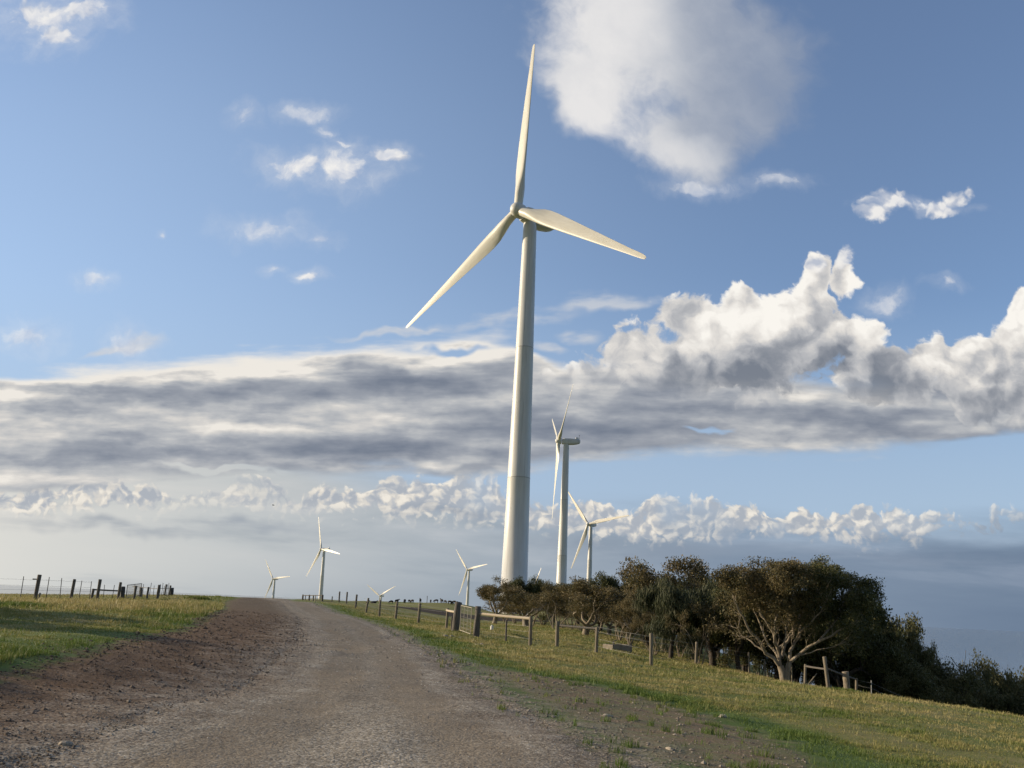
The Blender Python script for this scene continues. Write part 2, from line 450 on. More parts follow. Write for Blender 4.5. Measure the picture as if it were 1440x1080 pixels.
for q in [(0, 0, 0), (0, 4, 0), (-6, -10, .1), (8, -10, -.3), (-14, 2, .25), (12, 4, -.7), (-30, 10, .5), (-30, 30, .55), (-60, 40, .3), (-60, 110, -.6), (-30, 130, -.2), (-45, 200, -3), (-160, 150, -1.5), (-300, 280, -4),
          (25, 20, -2.5), (24, 30, -3.4), (24, 40, -4.6), (22, 50, -4.6), (32, 58, -9.5), (45, 50, -13), (55, 85, -17), (40, 100, -9), (22, 90, -2.5), (40, 15, -6), (80, 60, -26), (120, 140, -40),
          (18, 335, -.7), (50, 330, -8), (51, 540, -14), (-170, 741, -27), (-321, 1130, -49), (-48, 957, -31), (-195, 1271, -65), (42, 1321, -41), (0, 450, -6), (-100, 400, -8),
          (-500, 0, -12), (-500, 600, -40), (500, 0, -160), (500, 700, -180), (0, -500, -10), (400, -400, -110), (-3000, 0, -60), (3000, 0, -330), (0, 3200, -330), (-2500, 3000, -330), (2500, 3000, -330),
          (0, -3000, -60), (2500, -2500, -330), (-2500, -2500, -60)]:
    ctl(*q)
_ctl = np.array(_ctl)
_SC = 18.0
_wx = lambda v: np.arcsinh(np.asarray(v, float) / _SC)
_cu = np.stack([_wx(_ctl[:, 0]), _wx(_ctl[:, 1])], 1)
def _kern(d2): return d2 * np.log(np.maximum(d2, 1e-12)) * .5
_n = len(_cu)
_A = np.zeros((_n + 3, _n + 3))
_A[:_n, :_n] = _kern(((_cu[:, None] - _cu[None]) ** 2).sum(-1)) + np.eye(_n) * 2e-3
_A[:_n, _n] = 1; _A[:_n, _n + 1:] = _cu; _A[_n:, :_n] = _A[:_n, _n:].T
# heights are compressed so that the far slopes do not disturb the near field
_zc = lambda z: np.arcsinh(np.asarray(z, float) / 3.0)
_w = np.linalg.solve(_A, np.concatenate([_zc(_ctl[:, 2]), np.zeros(3)]))
def gz(x, y):
    x = np.atleast_1d(np.asarray(x, float)); y = np.atleast_1d(np.asarray(y, float))
    sh = x.shape
    u = np.stack([_wx(x.ravel()), _wx(y.ravel())], 1)
    out = np.empty(len(u))
    for i in range(0, len(u), 20000):
        q = u[i:i + 20000]
        out[i:i + 20000] = _kern(((q[:, None] - _cu[None]) ** 2).sum(-1)) @ _w[:_n] + _w[_n] + q @ _w[_n + 1:]
    z = np.sinh(out.reshape(sh)) * 3.0
    r = np.hypot(x, y)
    z = z + (fbm(x * .35, y * .35, 3) - .5) * .10 * sstep(2, 8, r) * sstep(90, 60, r) + (fbm(x * 1.6 + 9, y * 1.6, 2) - .5) * .05 * sstep(60, 30, r)
    return z
def g1(x, y): return float(gz(x, y)[0])

# the gravel road and its verge as curves X(Y)
_ry = np.array([-20, 0, 7, 8.5, 13.5, 23.5, 41.6, 60, 87, 110, 140])
_rl = np.array([-3.0, -3.6, -4.1, -4.2, -4.3, -6.0, -10.4, -16.0, -24.2, -33.0, -45.5])
_rr = np.array([2.6, 2.3, 1.8, 1.5, .2, -1.6, -5.8, -11.9, -20.8, -29.5, -42])
_rv = np.array([-6.0, -6.0, -6.2, -6.3, -6.9, -9.1, -14.1, -20.3, -27.8, -35.7, -47])
def road_l(y): return np.interp(y, _ry, _rl)
def road_r(y): return np.interp(y, _ry, _rr)
def verge_l(y): return np.interp(y, _ry, _rv)
_bare = [np.array([at(*p)[:2] for p in [(660, 928, 22), (720, 930, 21), (790, 934, 20), (900, 952, 18), (1010, 982, 15), (1095, 1012, 12.6), (1175, 1085, 9.4), (1000, 1100, 8.3), (880, 1040, 9.4), (770, 985, 13.6)]])]
def poly_sd(P, x, y):
    """signed distance to a polygon, positive inside"""
    d = np.full(x.shape, 1e9); ins = np.zeros(x.shape, bool)
    n = len(P)
    for i in range(n):
        ax, ay = P[i]; bx, by = P[(i + 1) % n]
        ex, ey = bx - ax, by - ay
        t = np.clip(((x - ax) * ex + (y - ay) * ey) / (ex * ex + ey * ey), 0, 1)
        d = np.minimum(d, np.hypot(x - ax - t * ex, y - ay - t * ey))
        c = (ay > y) != (by > y)
        ins ^= c & (x < ex * (y - ay) / (ey if abs(ey) > 1e-9 else 1e-9) + ax)
    return np.where(ins, d, -d)
def masks(x, y):
    """signed distances in metres (positive inside): road, red soil verge, bare patch; and how lush the grass is"""
    sh = x.shape; x = x.ravel(); y = y.ravel()
    c = .95
    road = np.minimum(x - road_l(y), road_r(y) - x) * c
    road = np.where(y > 138, -5, road)
    soil = np.minimum(x - verge_l(y), road_r(y) - x) * c
    soil = np.where(y > 138, -5, soil)
    bare = poly_sd(_bare[0], x, y)
    right = x - road_r(y)
    lush = sstep(3.2, .6, right) * (right > -1) * .8
    lush = np.maximum(lush, sstep(-1.9, -.4, bare) * sstep(10, 6, np.abs(x - 6)) * 1.0)
    lush = np.maximum(lush, sstep(3.4, .8, verge_l(y) - x) * (x < verge_l(y)) * .6)
    lush = np.maximum(lush, .4 * sstep(-11, -13, x) * sstep(23, 17, y))
    lush = lush + (fbm(x * .22 + 40, y * .22, 4) - .5) * .9
    f = lambda q: np.clip(q, -6, 6).reshape(sh)
    return {'road': f(road), 'soil': f(soil), 'bare': f(bare), 'lush': np.clip(lush, 0, 1).reshape(sh)}

# ---------------------------------------------------------------- materials
MATS = {}
def material(name):
    m = bpy.data.materials.new(name); m.use_nodes = True
    MATS[name] = m
    nt = m.node_tree
    return m, NB(nt), nt.nodes['Principled BSDF']
def simple(name, c0, c1, scale=6.0, rough=.8, bump=.0, stretch=(1, 1, 1), metal=0.0, detail=4, c2=None):
    """two-tone procedural surface with grain"""
    m, B, bs = material(name)
    co = B.new('ShaderNodeTexCoord').outputs['Object']
    co = B.vop('MULTIPLY', co, stretch)
    n = B.noise(co, scale, detail, .6)
    st = [(.3, (*c0, 1)), (.7, (*c1, 1))]
    if c2: st.append((.82, (*c2, 1)))
    B.link(B.ramp(n, st), bs.inputs['Base Color'])
    bs.inputs['Roughness'].default_value = rough
    bs.inputs['Metallic'].default_value = metal
    if bump:
        b = B.new('ShaderNodeBump'); b.inputs['Strength'].default_value = bump; b.inputs['Distance'].default_value = .02
        B.link(n, b.inputs['Height']); B.link(b.outputs[0], bs.inputs['Normal'])
    return m

def terrain_material():
    m, B, bs = material('terrain')
    geo = B.new('ShaderNodeNewGeometry').outputs['Position']
    A = {k: X(m.node_tree, B.attr(k).outputs['Fac']) for k in ('road', 'soil', 'bare', 'lush')}
    x, y, z = B.sep(geo)
    p = B.xyz(x, y, 0.0)
    big = B.noise(p, .35, 4, .55)
    mid = B.noise(p, 1.7, 5, .6)
    fin = B.noise(p, 14, 4, .65)
    peb = B.new('ShaderNodeTexVoronoi', feature='F1'); B.link(p, peb.inputs['Vector']); peb.inputs['Scale'].default_value = 42
    pd = X(m.node_tree, peb.outputs['Distance'])
    pc = B.sep(peb.outputs['Color'])[0]
    peb2 = B.new('ShaderNodeTexVoronoi', feature='F1'); B.link(p, peb2.inputs['Vector']); peb2.inputs['Scale'].default_value = 17
    pc2 = B.sep(peb2.outputs['Color'])[1]; pd2 = X(m.node_tree, peb2.outputs['Distance'])
    edge = (mid - .5) * 1.5 + (fin - .5) * .5
    f_road = (A['road'] + edge * 2.2 + (fin - .5) * 1.6 - .1).ramp(-1.7, 1.5)
    f_soil = (A['soil'] + edge * 1.5).ramp(-.35, .35)
    f_bare = (A['bare'] + edge * 1.6).ramp(-.35, .45)
    # grass floor
    dry = (big - .5) * 1.3 + (mid - .5) * .8 + (fin - .5) * .9 + .55 - A['lush'] * .7
    grass = B.ramp(dry.clamp(), [(0, (.10, .15, .034, 1)), (.35, (.165, .185, .05, 1)), (.62, (.235, .215, .075, 1)), (1, (.33, .265, .115, 1))])
    # gravel
    lane = B.noise(B.xyz(A['road'] * 1.6, y * .07, 0.0), 1.3, 3, .55)
    tone = pc * .62 + pc2 * .28 + (mid - .5) * .35 + (big - .5) * .25 + (lane - .5) * .5 + .04
    grav = B.ramp(tone.clamp(), [(0, (.10, .086, .066, 1)), (.35, (.25, .214, .163, 1)), (.65, (.385, .335, .26, 1)), (1, (.66, .60, .50, 1))])
    wob = A['road'] + (big - .5) * .9
    rut = wob.ramp(.9, 1.35) * wob.ramp(2.3, 1.8)
    track = ((big - .5) * 1.2 + .12 + rut * .62).clamp() * A['road'].ramp(.3, 1.0)
    grav = B.mix(track, grav, B.mix(pc, (.19, .150, .103, 1), (.31, .252, .178, 1)))
    soilc = B.ramp((pc * .5 + (mid - .5) * .9 + .28).clamp(), [(0, (.055, .031, .016, 1)), (.45, (.125, .072, .039, 1)), (.75, (.205, .132, .078, 1)), (1, (.40, .31, .22, 1))])
    soilc = B.mix(y.ramp(22, 60, 0.0, .6), soilc, B.mix(pc, (.10, .085, .055, 1), (.20, .165, .12, 1)))
    barec = B.ramp((pc * .4 + (mid - .5) * 1.1 + .3).clamp(), [(0, (.14, .098, .058, 1)), (.55, (.26, .186, .12, 1)), (1, (.42, .325, .225, 1))])
    col = B.mix(f_soil, grass, soilc)
    col = B.mix(f_bare * (fin * .5 + mid).ramp(.58, .90, 1.0, .45), col, barec)
    col = B.mix(f_road, col, grav)
    # a dark bank of broken earth out in the paddock
    bank = X(m.node_tree, B.attr('bank').outputs['Fac'])
    col = B.mix((bank + (mid - .5) * .8).ramp(.2, .5), col, (.045, .032, .020, 1))
    B.link(col, bs.inputs['Base Color'])
    bs.inputs['Roughness'].default_value = .95
    bs.inputs['Specular IOR Level'].default_value = .15
    stony = f_soil.max(f_road).max(f_bare * .6)
    h = (1.0 - pd) * .005 * stony + (1.0 - pd2) * .004 * stony + fin * .010 + mid * .03
    b = B.new('ShaderNodeBump'); b.inputs['Strength'].default_value = .85; b.inputs['Distance'].default_value = 1.0
    B.link(h, b.inputs['Height']); B.link(b.outputs[0], bs.inputs['Normal'])
    return m
M_TERRAIN = terrain_material()

# bank in the far paddock (a shallow ditch edge seen as a dark band)
_bk = np.array([at(*p)[:2] for p in [(505, 851, 150), (560, 855, 130), (600, 858, 118), (650, 861.5, 110), (690, 864, 104)]])
def bank_mask(x, y):
    d = np.full(x.shape, 1e9)
    for i in range(len(_bk) - 1):
        a, b = _bk[i], _bk[i + 1]; e = b - a
        t = np.clip(((x - a[0]) * e[0] + (y - a[1]) * e[1]) / (e @ e), 0, 1)
        d = np.minimum(d, np.hypot(x - a[0] - t * e[0], y - a[1] - t * e[1]))
    return sstep(11, 3, d)

def ground_object():
    s = 6.0
    gx = np.sinh(np.linspace(-math.asinh(3200 / s), math.asinh(3200 / s), 440)) * s - 1.0
    gy = np.sinh(np.linspace(-math.asinh(3000 / s), math.asinh(3400 / s), 440)) * s + 14.0
    Xg, Yg = np.meshgrid(gx, gy)
    Z = gz(Xg, Yg)
    M = masks(Xg, Yg)
    M['bank'] = bank_mask(Xg, Yg)
    Z = Z - .14 * sstep(.15, 1.0, np.maximum(M['soil'], M['road']))            # the ground lies under the road and verge sheets
    n, k = Xg.shape
    idx = np.arange(n * k).reshape(n, k)
    F = np.stack([idx[:-1, :-1], idx[:-1, 1:], idx[1:, 1:], idx[1:, :-1]], -1).reshape(-1, 4)
    me = np_mesh('ground', np.stack([Xg, Yg, Z], -1).reshape(-1, 3), F, M_TERRAIN, True, {q: v.ravel() for q, v in M.items()})
    tag(link('ground', me), kind='structure')
ground_object()
def strip(name, fl, fr, lift):
    ys = np.concatenate([np.arange(-18, 60, .35), np.arange(60, 136, .8)])
    t = np.linspace(0, 1, 26)
    Y = np.repeat(ys[:, None], 26, 1)
    Xs = fl(ys)[:, None] * (1 - t) + fr(ys)[:, None] * t
    Z = gz(Xs, Y) + lift - .02 * (1 - sstep(0, .12, t) * sstep(1, .88, t))
    M = masks(Xs, Y); M['bank'] = Xs * 0
    n, k = Xs.shape
    idx = np.arange(n * k).reshape(n, k)
    F = np.stack([idx[:-1, :-1], idx[:-1, 1:], idx[1:, 1:], idx[1:, :-1]], -1).reshape(-1, 4)
    me = np_mesh(name, np.stack([Xs, Y, Z], -1).reshape(-1, 3), F, M_TERRAIN, True, {q: v.ravel() for q, v in M.items()})
    return tag(link(name, me), kind='structure')
strip('gravel_road', lambda y: road_l(y) + .02, road_r, .008)
strip('dirt_verge', verge_l, lambda y: road_l(y) + .35, .003)

def sea_object():
    m, B, bs = material('sea_water')
    geo = B.new('ShaderNodeNewGeometry').outputs['Position']
    n = B.noise(geo, .004, 5, .6)
    B.link(B.ramp(n, [(.3, (.018, .035, .06, 1)), (.7, (.028, .05, .08, 1))]), bs.inputs['Base Color'])
    bs.inputs['Roughness'].default_value = .12
    mb = MB(); R = 45000; n_ = 48
    mb.add([(0, 0, 0)] + [(R * math.cos(2 * PI * i / n_), R * math.sin(2 * PI * i / n_), 0) for i in range(n_)], [(0, i + 1, (i + 1) % n_ + 1) for i in range(n_)], True)
    o = mb.build('sea', m); o.location = (0, 0, -235)
    tag(o, kind='structure')
sea_object()

# ---------------------------------------------------------------- wind turbines
M_WHITE, _B, _bs = material('turbine_paint')
_co = _B.new('ShaderNodeTexCoord').outputs['Object']
_n1 = _B.noise(_B.vop('MULTIPLY', _co, (1, 1, .12)), 1.3, 5, .6)
_z = _B.sep(_co)[2]
_seam = ((_z - 23.06).abs().ramp(.05, .13, 1.0, 0.0).max((_z - 46.14).abs().ramp(.05, .13, 1.0, 0.0)))
_run = _B.noise(_B.vop('MULTIPLY', _co, (3.5, 3.5, .05)), 1.0, 4, .6).ramp(.52, .72) * .5
_wc = _B.mix((_run + _seam * .8).clamp(), _B.ramp(_n1, [(.3, (.66, .655, .62, 1)), (.6, (.76, .755, .72, 1))]), (.43, .42, .38, 1))
_B.link(_wc, _bs.inputs['Base Color'])
_bs.inputs['Roughness'].default_value = .42
M_BLADE, _B, _bs = material('blade_gelcoat')
_co = _B.new('ShaderNodeTexCoord').outputs['Object']
_n1 = _B.noise(_B.vop('MULTIPLY', _co, (2, 2, .3)), 1.0, 5, .6)
_B.link(_B.ramp(_n1, [(.3, (.69, .66, .57, 1)), (.65, (.79, .765, .68, 1))]), _bs.inputs['Base Color'])
_bs.inputs['Roughness'].default_value = .38
M_DARK = simple('dark_steel', (.035, .037, .04), (.07, .07, .072), 5, .6)
M_GREYM = simple('galvanised_steel', (.26, .27, .28), (.42, .42, .42), 9, .45, metal=.6)

TOWER_H = 69.0
def tower_mesh():
    mb = MB(); n = 48
    zs = [0, .25, .26, 22.9, 23.0, 23.12, 23.2, 46.0, 46.1, 46.2, 46.28, 68.6, 68.7, TOWER_H]
    def r(z): return 2.32 + (1.19 - 2.32) * (z / TOWER_H)
    vs = []
    for i, z in enumerate(zs):
        e = .16 if z < .255 else (.018 if z in (23.0, 23.12, 46.1, 46.2) else 0)
        for k in range(n):
            a = 2 * PI * k / n
            vs.append(((r(z) + e) * math.cos(a), (r(z) + e) * math.sin(a), z))
    fs = [(i * n + k, i * n + (k + 1) % n, (i + 1) * n + (k + 1) % n, (i + 1) * n + k) for i in range(len(zs) - 1) for k in range(n)]
    mb.add(vs, fs, True)
    mb.add(vs[-n:], [tuple(range(n))], False)
    return mb.mesh('tower', M_WHITE)
def nacelle_mesh():
    """a long rounded housing; the rotor is at -Y, the tail narrows and lifts"""
    mb = MB(); n = 20
    st = [(-1.75, 1.05, .0, 1.05), (-1.6, 1.18, .0, 1.18), (-.6, 1.30, .10, 1.30), (1.4, 1.34, .16, 1.34), (3.4, 1.30, .30, 1.22), (5.0, 1.12, .52, .98), (5.6, .92, .60, .82), (5.75, .7, .62, .64)]
    vs = []
    for y, hw, zc, hh in st:
        for k in range(n):
            a = 2 * PI * k / n
            c, s_ = math.cos(a), math.sin(a)
            e = .45
            vs.append((hw * math.copysign(abs(c) ** e, c), y, zc + hh * math.copysign(abs(s_) ** e, s_)))
    fs = [(i * n + (k + 1) % n, i * n + k, (i + 1) * n + k, (i + 1) * n + (k + 1) % n) for i in range(len(st) - 1) for k in range(n)]
    mb.add(vs, fs, True)
    mb.add(vs[:n], [tuple(range(n))], False); mb.add(vs[-n:], [tuple(reversed(range(n)))], False)
    mb.tube([(0, 0, -1.65), (0, 0, -1.1)], 1.12, 24)                 # yaw collar on the tower head
    return mb.mesh('nacelle', M_WHITE)
def hood_mesh():
    mb = MB()
    mb.box((0, 4.3, 1.75), (1.7, 1.5, .75), 0, .72)
    mb.box((0, 4.32, 2.17), (1.0, .9, .12))
    return mb.mesh('cooler_hood', M_WHITE)
def mast_mesh():
    mb = MB()
    for x in (-.55, .55):
        mb.tube([(x, 5.3, 1.2), (x, 5.3, 3.1)], .035, 6)
        mb.tube([(x - .25, 5.3, 3.1), (x + .25, 5.3, 3.1)], .03, 6)
        mb.box((x, 5.3, 3.22), (.18, .18, .2))
    return mb.mesh('weather_mast', M_DARK)
def spinner_mesh():
    mb = MB(); n = 32
    prof = [(-1.42, 0.02), (-1.40, .30), (-1.27, .68), (-1.0, .98), (-.6, 1.2), (-.1, 1.30), (.6, 1.30), (1.15, 1.22), (1.2, .95)]
    vs = [(r * math.cos(2 * PI * k / n), y, r * math.sin(2 * PI * k / n)) for y, r in prof for k in range(n)]
    fs = [(i * n + (k + 1) % n, i * n + k, (i + 1) * n + k, (i + 1) * n + (k + 1) % n) for i in range(len(prof) - 1) for k in range(n)]
    mb.add(vs, fs, True)
    mb.add(vs[:n], [tuple(range(n))], True); mb.add(vs[-n:], [tuple(reversed(range(n)))], False)
    return mb.mesh('spinner', M_WHITE)
def blade_mesh():
    """root cylinder growing into a twisted aerofoil; span +Z, leading edge +X, upwind -Y"""
    mb = MB(); n = 28
    st = [  # z, chord, thickness ratio, twist, share of aerofoil
        (.6, 1.55, 1.0, 0, 0), (1.9, 1.58, 1.0, 0, 0), (2.9, 1.75, .88, 13, .25), (4.2, 2.25, .62, 14, .65), (5.8, 2.78, .40, 13, .95), (7.4, 2.95, .30, 11.5, 1), (9.5, 2.85, .26, 9.5, 1),
        (13, 2.50, .22, 6.5, 1), (17, 2.08, .20, 4, 1), (21, 1.68, .18, 2.2, 1), (25, 1.28, .17, 1.0, 1), (28, .98, .16, .4, 1), (30, .86, .15, 0, 1), (31.2, .74, .15, 0, 1), (31.75, .58, .15, 0, 1), (32.0, .30, .15, 0, 1)]
    vs = []
    for z, c, t, tw, af in st:
        tw = RAD(tw + 3); z = z * 1.03
        for k in range(n):
            a = 2 * PI * k / n
            u = (1 - math.cos(a)) / 2                      # 0 at the leading edge, 1 at the trailing edge
            th = 5 * t * (.2969 * math.sqrt(u) - .126 * u - .3516 * u * u + .2843 * u ** 3 - .1036 * u ** 4)
            px_a = (.32 - u) * c; py_a = (1 if a < PI else -.72) * th * c
            px_c = math.cos(a) * c * .5; py_c = math.sin(a) * c * .5
            x = px_a * af + px_c * (1 - af); y = py_a * af + py_c * (1 - af)
            vs.append((x * math.cos(tw) + y * math.sin(tw), -x * math.sin(tw) + y * math.cos(tw), z))
    fs = [(i * n + k, i * n + (k + 1) % n, (i + 1) * n + (k + 1) % n, (i + 1) * n + k) for i in range(len(st) - 1) for k in range(n)]
    mb.add(vs, fs, True)
    mb.add(vs[-n:], [tuple(range(n))], True)
    return mb.mesh('blade', M_BLADE)
def door_mesh():
    mb = MB()
    mb.box((0, -2.33, 1.75), (.95, .14, 2.1))
    mb.box((0, -2.75, .62), (1.3, .9, .08)); mb.box((0, -3.3, .34), (1.1, .3, .07))
    for x in (-.6, .6):
        mb.tube([(x, -3.3, 0), (x, -3.2, 1.3), (x, -2.4, 1.55)], .03, 6)
        mb.tube([(x, -2.4, 0), (x, -2.4, 1.55)], .03, 6)
    return mb.mesh('door', M_DARK)
TM = dict(tower=tower_mesh(), nacelle=nacelle_mesh(), hood=hood_mesh(), mast=mast_mesh(), spinner=spinner_mesh(), blade=blade_mesh(), door=door_mesh())
def turbine(hub, yaw, phase, label, group='wind turbines on the headland', door_turn=0.0):
    """hub: world point of the rotor centre; yaw: where the rotor looks (0 = at the camera); phase: angle of the first blade"""
    tilt = .049
    over, rise = 3.3, 1.6
    ax = Vector((math.sin(yaw) * math.cos(tilt), -math.cos(yaw) * math.cos(tilt), math.sin(tilt)))
    top = Vector(hub) - ax * over - Vector((0, 0, rise))
    base = top - Vector((0, 0, TOWER_H))
    t = empty('wind_turbine', base, label, 'wind turbine', group, yaw)
    tw = link('tower', TM['tower'], t)
    dr = link('door', TM['door'], tw); dr.rotation_euler = (0, 0, door_turn)
    na = link('nacelle', TM['nacelle'], t); na.location = (0, 0, TOWER_H + rise); na.rotation_euler = (-tilt, 0, 0)
    link('cooler_hood', TM['hood'], na); link('weather_mast', TM['mast'], na)
    R = Matrix.Rotation(-tilt, 4, 'X')
    hl = Matrix.Translation((0, 0, TOWER_H + rise)) @ R @ Matrix.Translation((0, -over, 0))
    sp = link('spinner', TM['spinner'], t); sp.matrix_local = hl
    for k in range(3):
        b = link('blade', TM['blade'], t)
        b.matrix_local = hl @ Matrix.Rotation(phase - k * 2 * PI / 3 - PI / 2, 4, 'Y')
    return t
turbine((-1.17, 136.54, 70.58), RAD(-44.22), 1.5915, 'tallest and nearest white wind turbine, rising behind the trees right of the road', door_turn=RAD(20))
turbine(at(785.5, 620, 335), RAD(-85), 2.60, 'second nearest wind turbine, seen side on, just right of the tallest tower')
turbine(at(827, 737, 560), RAD(-41), .90, 'white wind turbine directly right of the side on turbine, above the treetops')
turbine(at(383.8, 814, 1130), RAD(-32), 5.12, 'small distant wind turbine furthest left, behind the crest of the road')
turbine(at(451.7, 772, 760), RAD(-46), 1.236 - .03, 'distant wind turbine standing behind the rail gate at the road crest')
turbine(at(657, 801, 990), RAD(-41), 2.94, 'small distant wind turbine beside the leftmost tree of the plantation')
turbine(at(534.2, 838, 1271), RAD(-31), 2.637, 'half hidden wind turbine, two raised blades in a V above the paddock skyline')
turbine(at(751, 825, 1321), RAD(-45), 6.159, 'wind turbine hidden behind treetops, only one blade tip showing between two towers')

# ---------------------------------------------------------------- fences and gates
M_POST = simple('weathered_post', (.15, .125, .092), (.29, .25, .19), 5, .9, .6, (8, 8, 1), c2=(.11, .09, .066))
M_OLD = simple('old_grey_wood', (.085, .075, .065), (.19, .17, .15), 4, .92, .8, (8, 8, .8), c2=(.06, .05, .042))
M_RAIL = simple('pale_rail_wood', (.40, .33, .24), (.56, .48, .36), 5, .85, .4, (1.2, 8, 8))
M_WIRE = simple('fence_wire', (.20, .20, .19), (.34, .34, .33), 20, .5, metal=.5)
M_PICK = simple('steel_picket', (.10, .085, .075), (.20, .18, .16), 12, .7, metal=.3)
M_TUBE = simple('gate_tube', (.34, .34, .33), (.50, .49, .47), 14, .5, metal=.4)
rnd = random.Random(11)

def G(px, py, Y):
    """a point on the ground in the direction of a pixel, Y metres ahead"""
    p = at(px, py, Y)
    return Vector((p[0], p[1], g1(p[0], p[1])))
def post_bm(h, r, lean=(0, 0), n=9, seed=0, rough=.08, flare=0.0):
    R = random.Random(seed); mb = MB()
    zs = [-.25, 0, h * .3, h * .65, h - .02, h]
    w = [[R.uniform(-rough, rough) for _ in range(n)] for _ in zs]
    pts = [(lean[0] * z / h, lean[1] * z / h, z) for z in zs]
    rr = [r * (1.03 + flare * (1 - max(z, 0) / h)) for z in zs]; rr[-1] *= .86
    mb.tube(pts, rr, n, wob=lambda i, k: w[i][k])
    return mb
def put(name, mb, mat, parent, loc, label=None):
    o = mb.build(name, mat, parent)
    o.location = Vector(loc) - parent.location
    if label: o['label'] = label
    return o
def wires(parent, pts, heights, r=.005, name='wire', sag=.02):
    """one mesh per wire, from post to post"""
    for h in heights:
        mb = MB(); P = []
        for i, p in enumerate(pts):
            P.append(Vector(p) + Vector((0, 0, h)))
            if i < len(pts) - 1:
                q = pts[i + 1]; m = (Vector(p) + Vector(q)) / 2; P.append(m + Vector((0, 0, h - sag)))
        mb.tube([p - parent.location for p in P], r, 4, False)
        mb.build(name, M_WIRE, parent)
def rail(parent, a, b, r, mat, name='rail', n=9):
    mb = MB()
    a, b = Vector(a) - parent.location, Vector(b) - parent.location
    w = [[rnd.uniform(-.08, .08) for _ in range(n)] for _ in range(5)]
    mb.tube([a.lerp(b, t) + Vector((0, 0, -.012 * math.sin(PI * t))) for t in (0, .25, .5, .75, 1)], [r, r * 1.04, r, r * .97, r * .95], n, wob=lambda i, k: w[i][k])
    return mb.build(name, mat, parent)
def picket(h, seed=0):
    mb = MB(); R = random.Random(seed); l = R.uniform(-.03, .06)
    for a in (0, 2.1, 4.2):
        d = Vector((math.cos(a), math.sin(a), 0)) * .022
        q = Vector((-d.y, d.x, 0)) * .12
        vs = []
        for z in (-.2, h):
            c = Vector((l * z, 0, z))
            vs += [c - q, c + q, c + d + q, c + d - q]
        mb.add(vs, [(0, 1, 5, 4), (1, 2, 6, 5), (2, 3, 7, 6), (3, 0, 4, 7), (4, 5, 6, 7)], False)
    return mb

# fence on the right of the road, running up to the crest
f = empty('post_and_wire_fence', G(588, 877, 54), 'post and wire fence along the right side of the gravel road up to the crest', 'fence')
line = []
for px, py, Y, h, r, ln in [(466.5, 847.5, 128, 1.25, .085, .02), (476.5, 848.5, 99, 1.3, .085, .0), (487, 850.5, 93, 1.3, .085, .0), (499.8, 856, 77, 1.28, .085, .04), (514.5, 862, 71, 1.25, .085, .14), (533, 867, 66, 1.26, .085, .02),
                            (556, 871, 59, 1.26, .088, .06), (588, 877.5, 54, 1.28, .09, .05)]:
    p = G(px, py, Y)
    put('post', post_bm(h, r, (ln, 0), seed=int(px)), M_POST if Y < 72 else M_OLD, f, p)
    line.append(p)
ep = G(627.5, 884.5, 48); line.append(ep)
wires(f, line, (.35, .65, .95, 1.15))

# the gate beside the road: two heavy old posts, a mesh leaf, horizontal strainer rails
ga, gb = G(639.5, 889.5, 43), G(669.5, 898, 40)
f2 = empty('strainer_fence', G(745, 908, 37.5), 'timber strainer fence with a long pale top rail right of the paddock gate', 'fence')
pA = G(745.5, 909, 37.3); pM = G(711, 903, 38.8)
put('gate_post', post_bm(1.45, .135, (.02, 0), 11, 3, .14, .12), M_OLD, f2, gb, 'dark heavy gate post with a square top')
rl_a, rl_b = gb + Vector((.1, 0, 1.10)), pA + Vector((-.02, 0, 1.20))
rail(f2, rl_a, rl_b, .07, M_RAIL)
put('post', post_bm(1.30, .08, (-.02, 0), seed=31), M_POST, f2, pA)
put('post', post_bm(1.02, .045, (.0, 0), seed=32), M_OLD, f2, pM)
wires(f2, [gb, pM, pA], (.3, .6, .85))
f3 = empty('strainer_fence', ep, 'short strainer panel with one pale rail left of the paddock gate', 'fence')
put('post', post_bm(1.18, .075, (.03, 0), seed=41), M_POST, f3, ep)
put('gate_post', post_bm(1.52, .155, (.10, 0), 11, 8, .16, .3), M_OLD, f3, ga, 'thick cracked grey gate post, widest at its foot')
rail(f3, ep + Vector((-.02, -.02, 1.06)), ga + Vector((0, 0, 1.0)), .065, M_RAIL)
put('stay', post_bm(.75, .05, (.0, 0), seed=44), M_OLD, f3, G(634.5, 889, 44.5))

def mesh_gate(a, b, h0, h1, label, bars=3, stays=2, mat=M_TUBE, mesh=True, r=.024, cell=.16):
    """a tube frame gate between two points with uprights and wire mesh"""
    a, b = Vector(a), Vector(b)
    g = empty('field_gate', a, label, 'gate')
    d = b - a
    A0, A1, B0, B1 = a + Vector((0, 0, h0)), a + Vector((0, 0, h1)), b + Vector((0, 0, h0)), b + Vector((0, 0, h1))
    o = -a
    mb = MB()
    for p, q in ((A0, A1), (B0, B1), (A0, B0), (A1, B1)):
        mb.tube([p + o, q + o], r, 7)
    mb.build('frame', mat, g)
    for i in range(stays):
        t = (i + 1) / (stays + 1)
        m2 = MB(); m2.tube([A0.lerp(B0, t) + o, A1.lerp(B1, t) + o], r * .7, 6); m2.build('upright', mat, g)
    if mesh:
        m3 = MB(); L = d.length; k = int(L / cell)
        for i in range(1, k):
            t = i / k; m3.tube([A0.lerp(B0, t) + o, A1.lerp(B1, t) + o], .005, 4, False)
        k2 = int((h1 - h0) / cell)
        for i in range(1, k2):
            t = i / k2; m3.tube([A0.lerp(A1, t) + o, B0.lerp(B1, t) + o], .005, 4, False)
        m3.build('wire_mesh', M_WIRE, g)
    return g
pale = simple('pale_gate_tube', (.42, .37, .29), (.55, .49, .39), 14, .6)
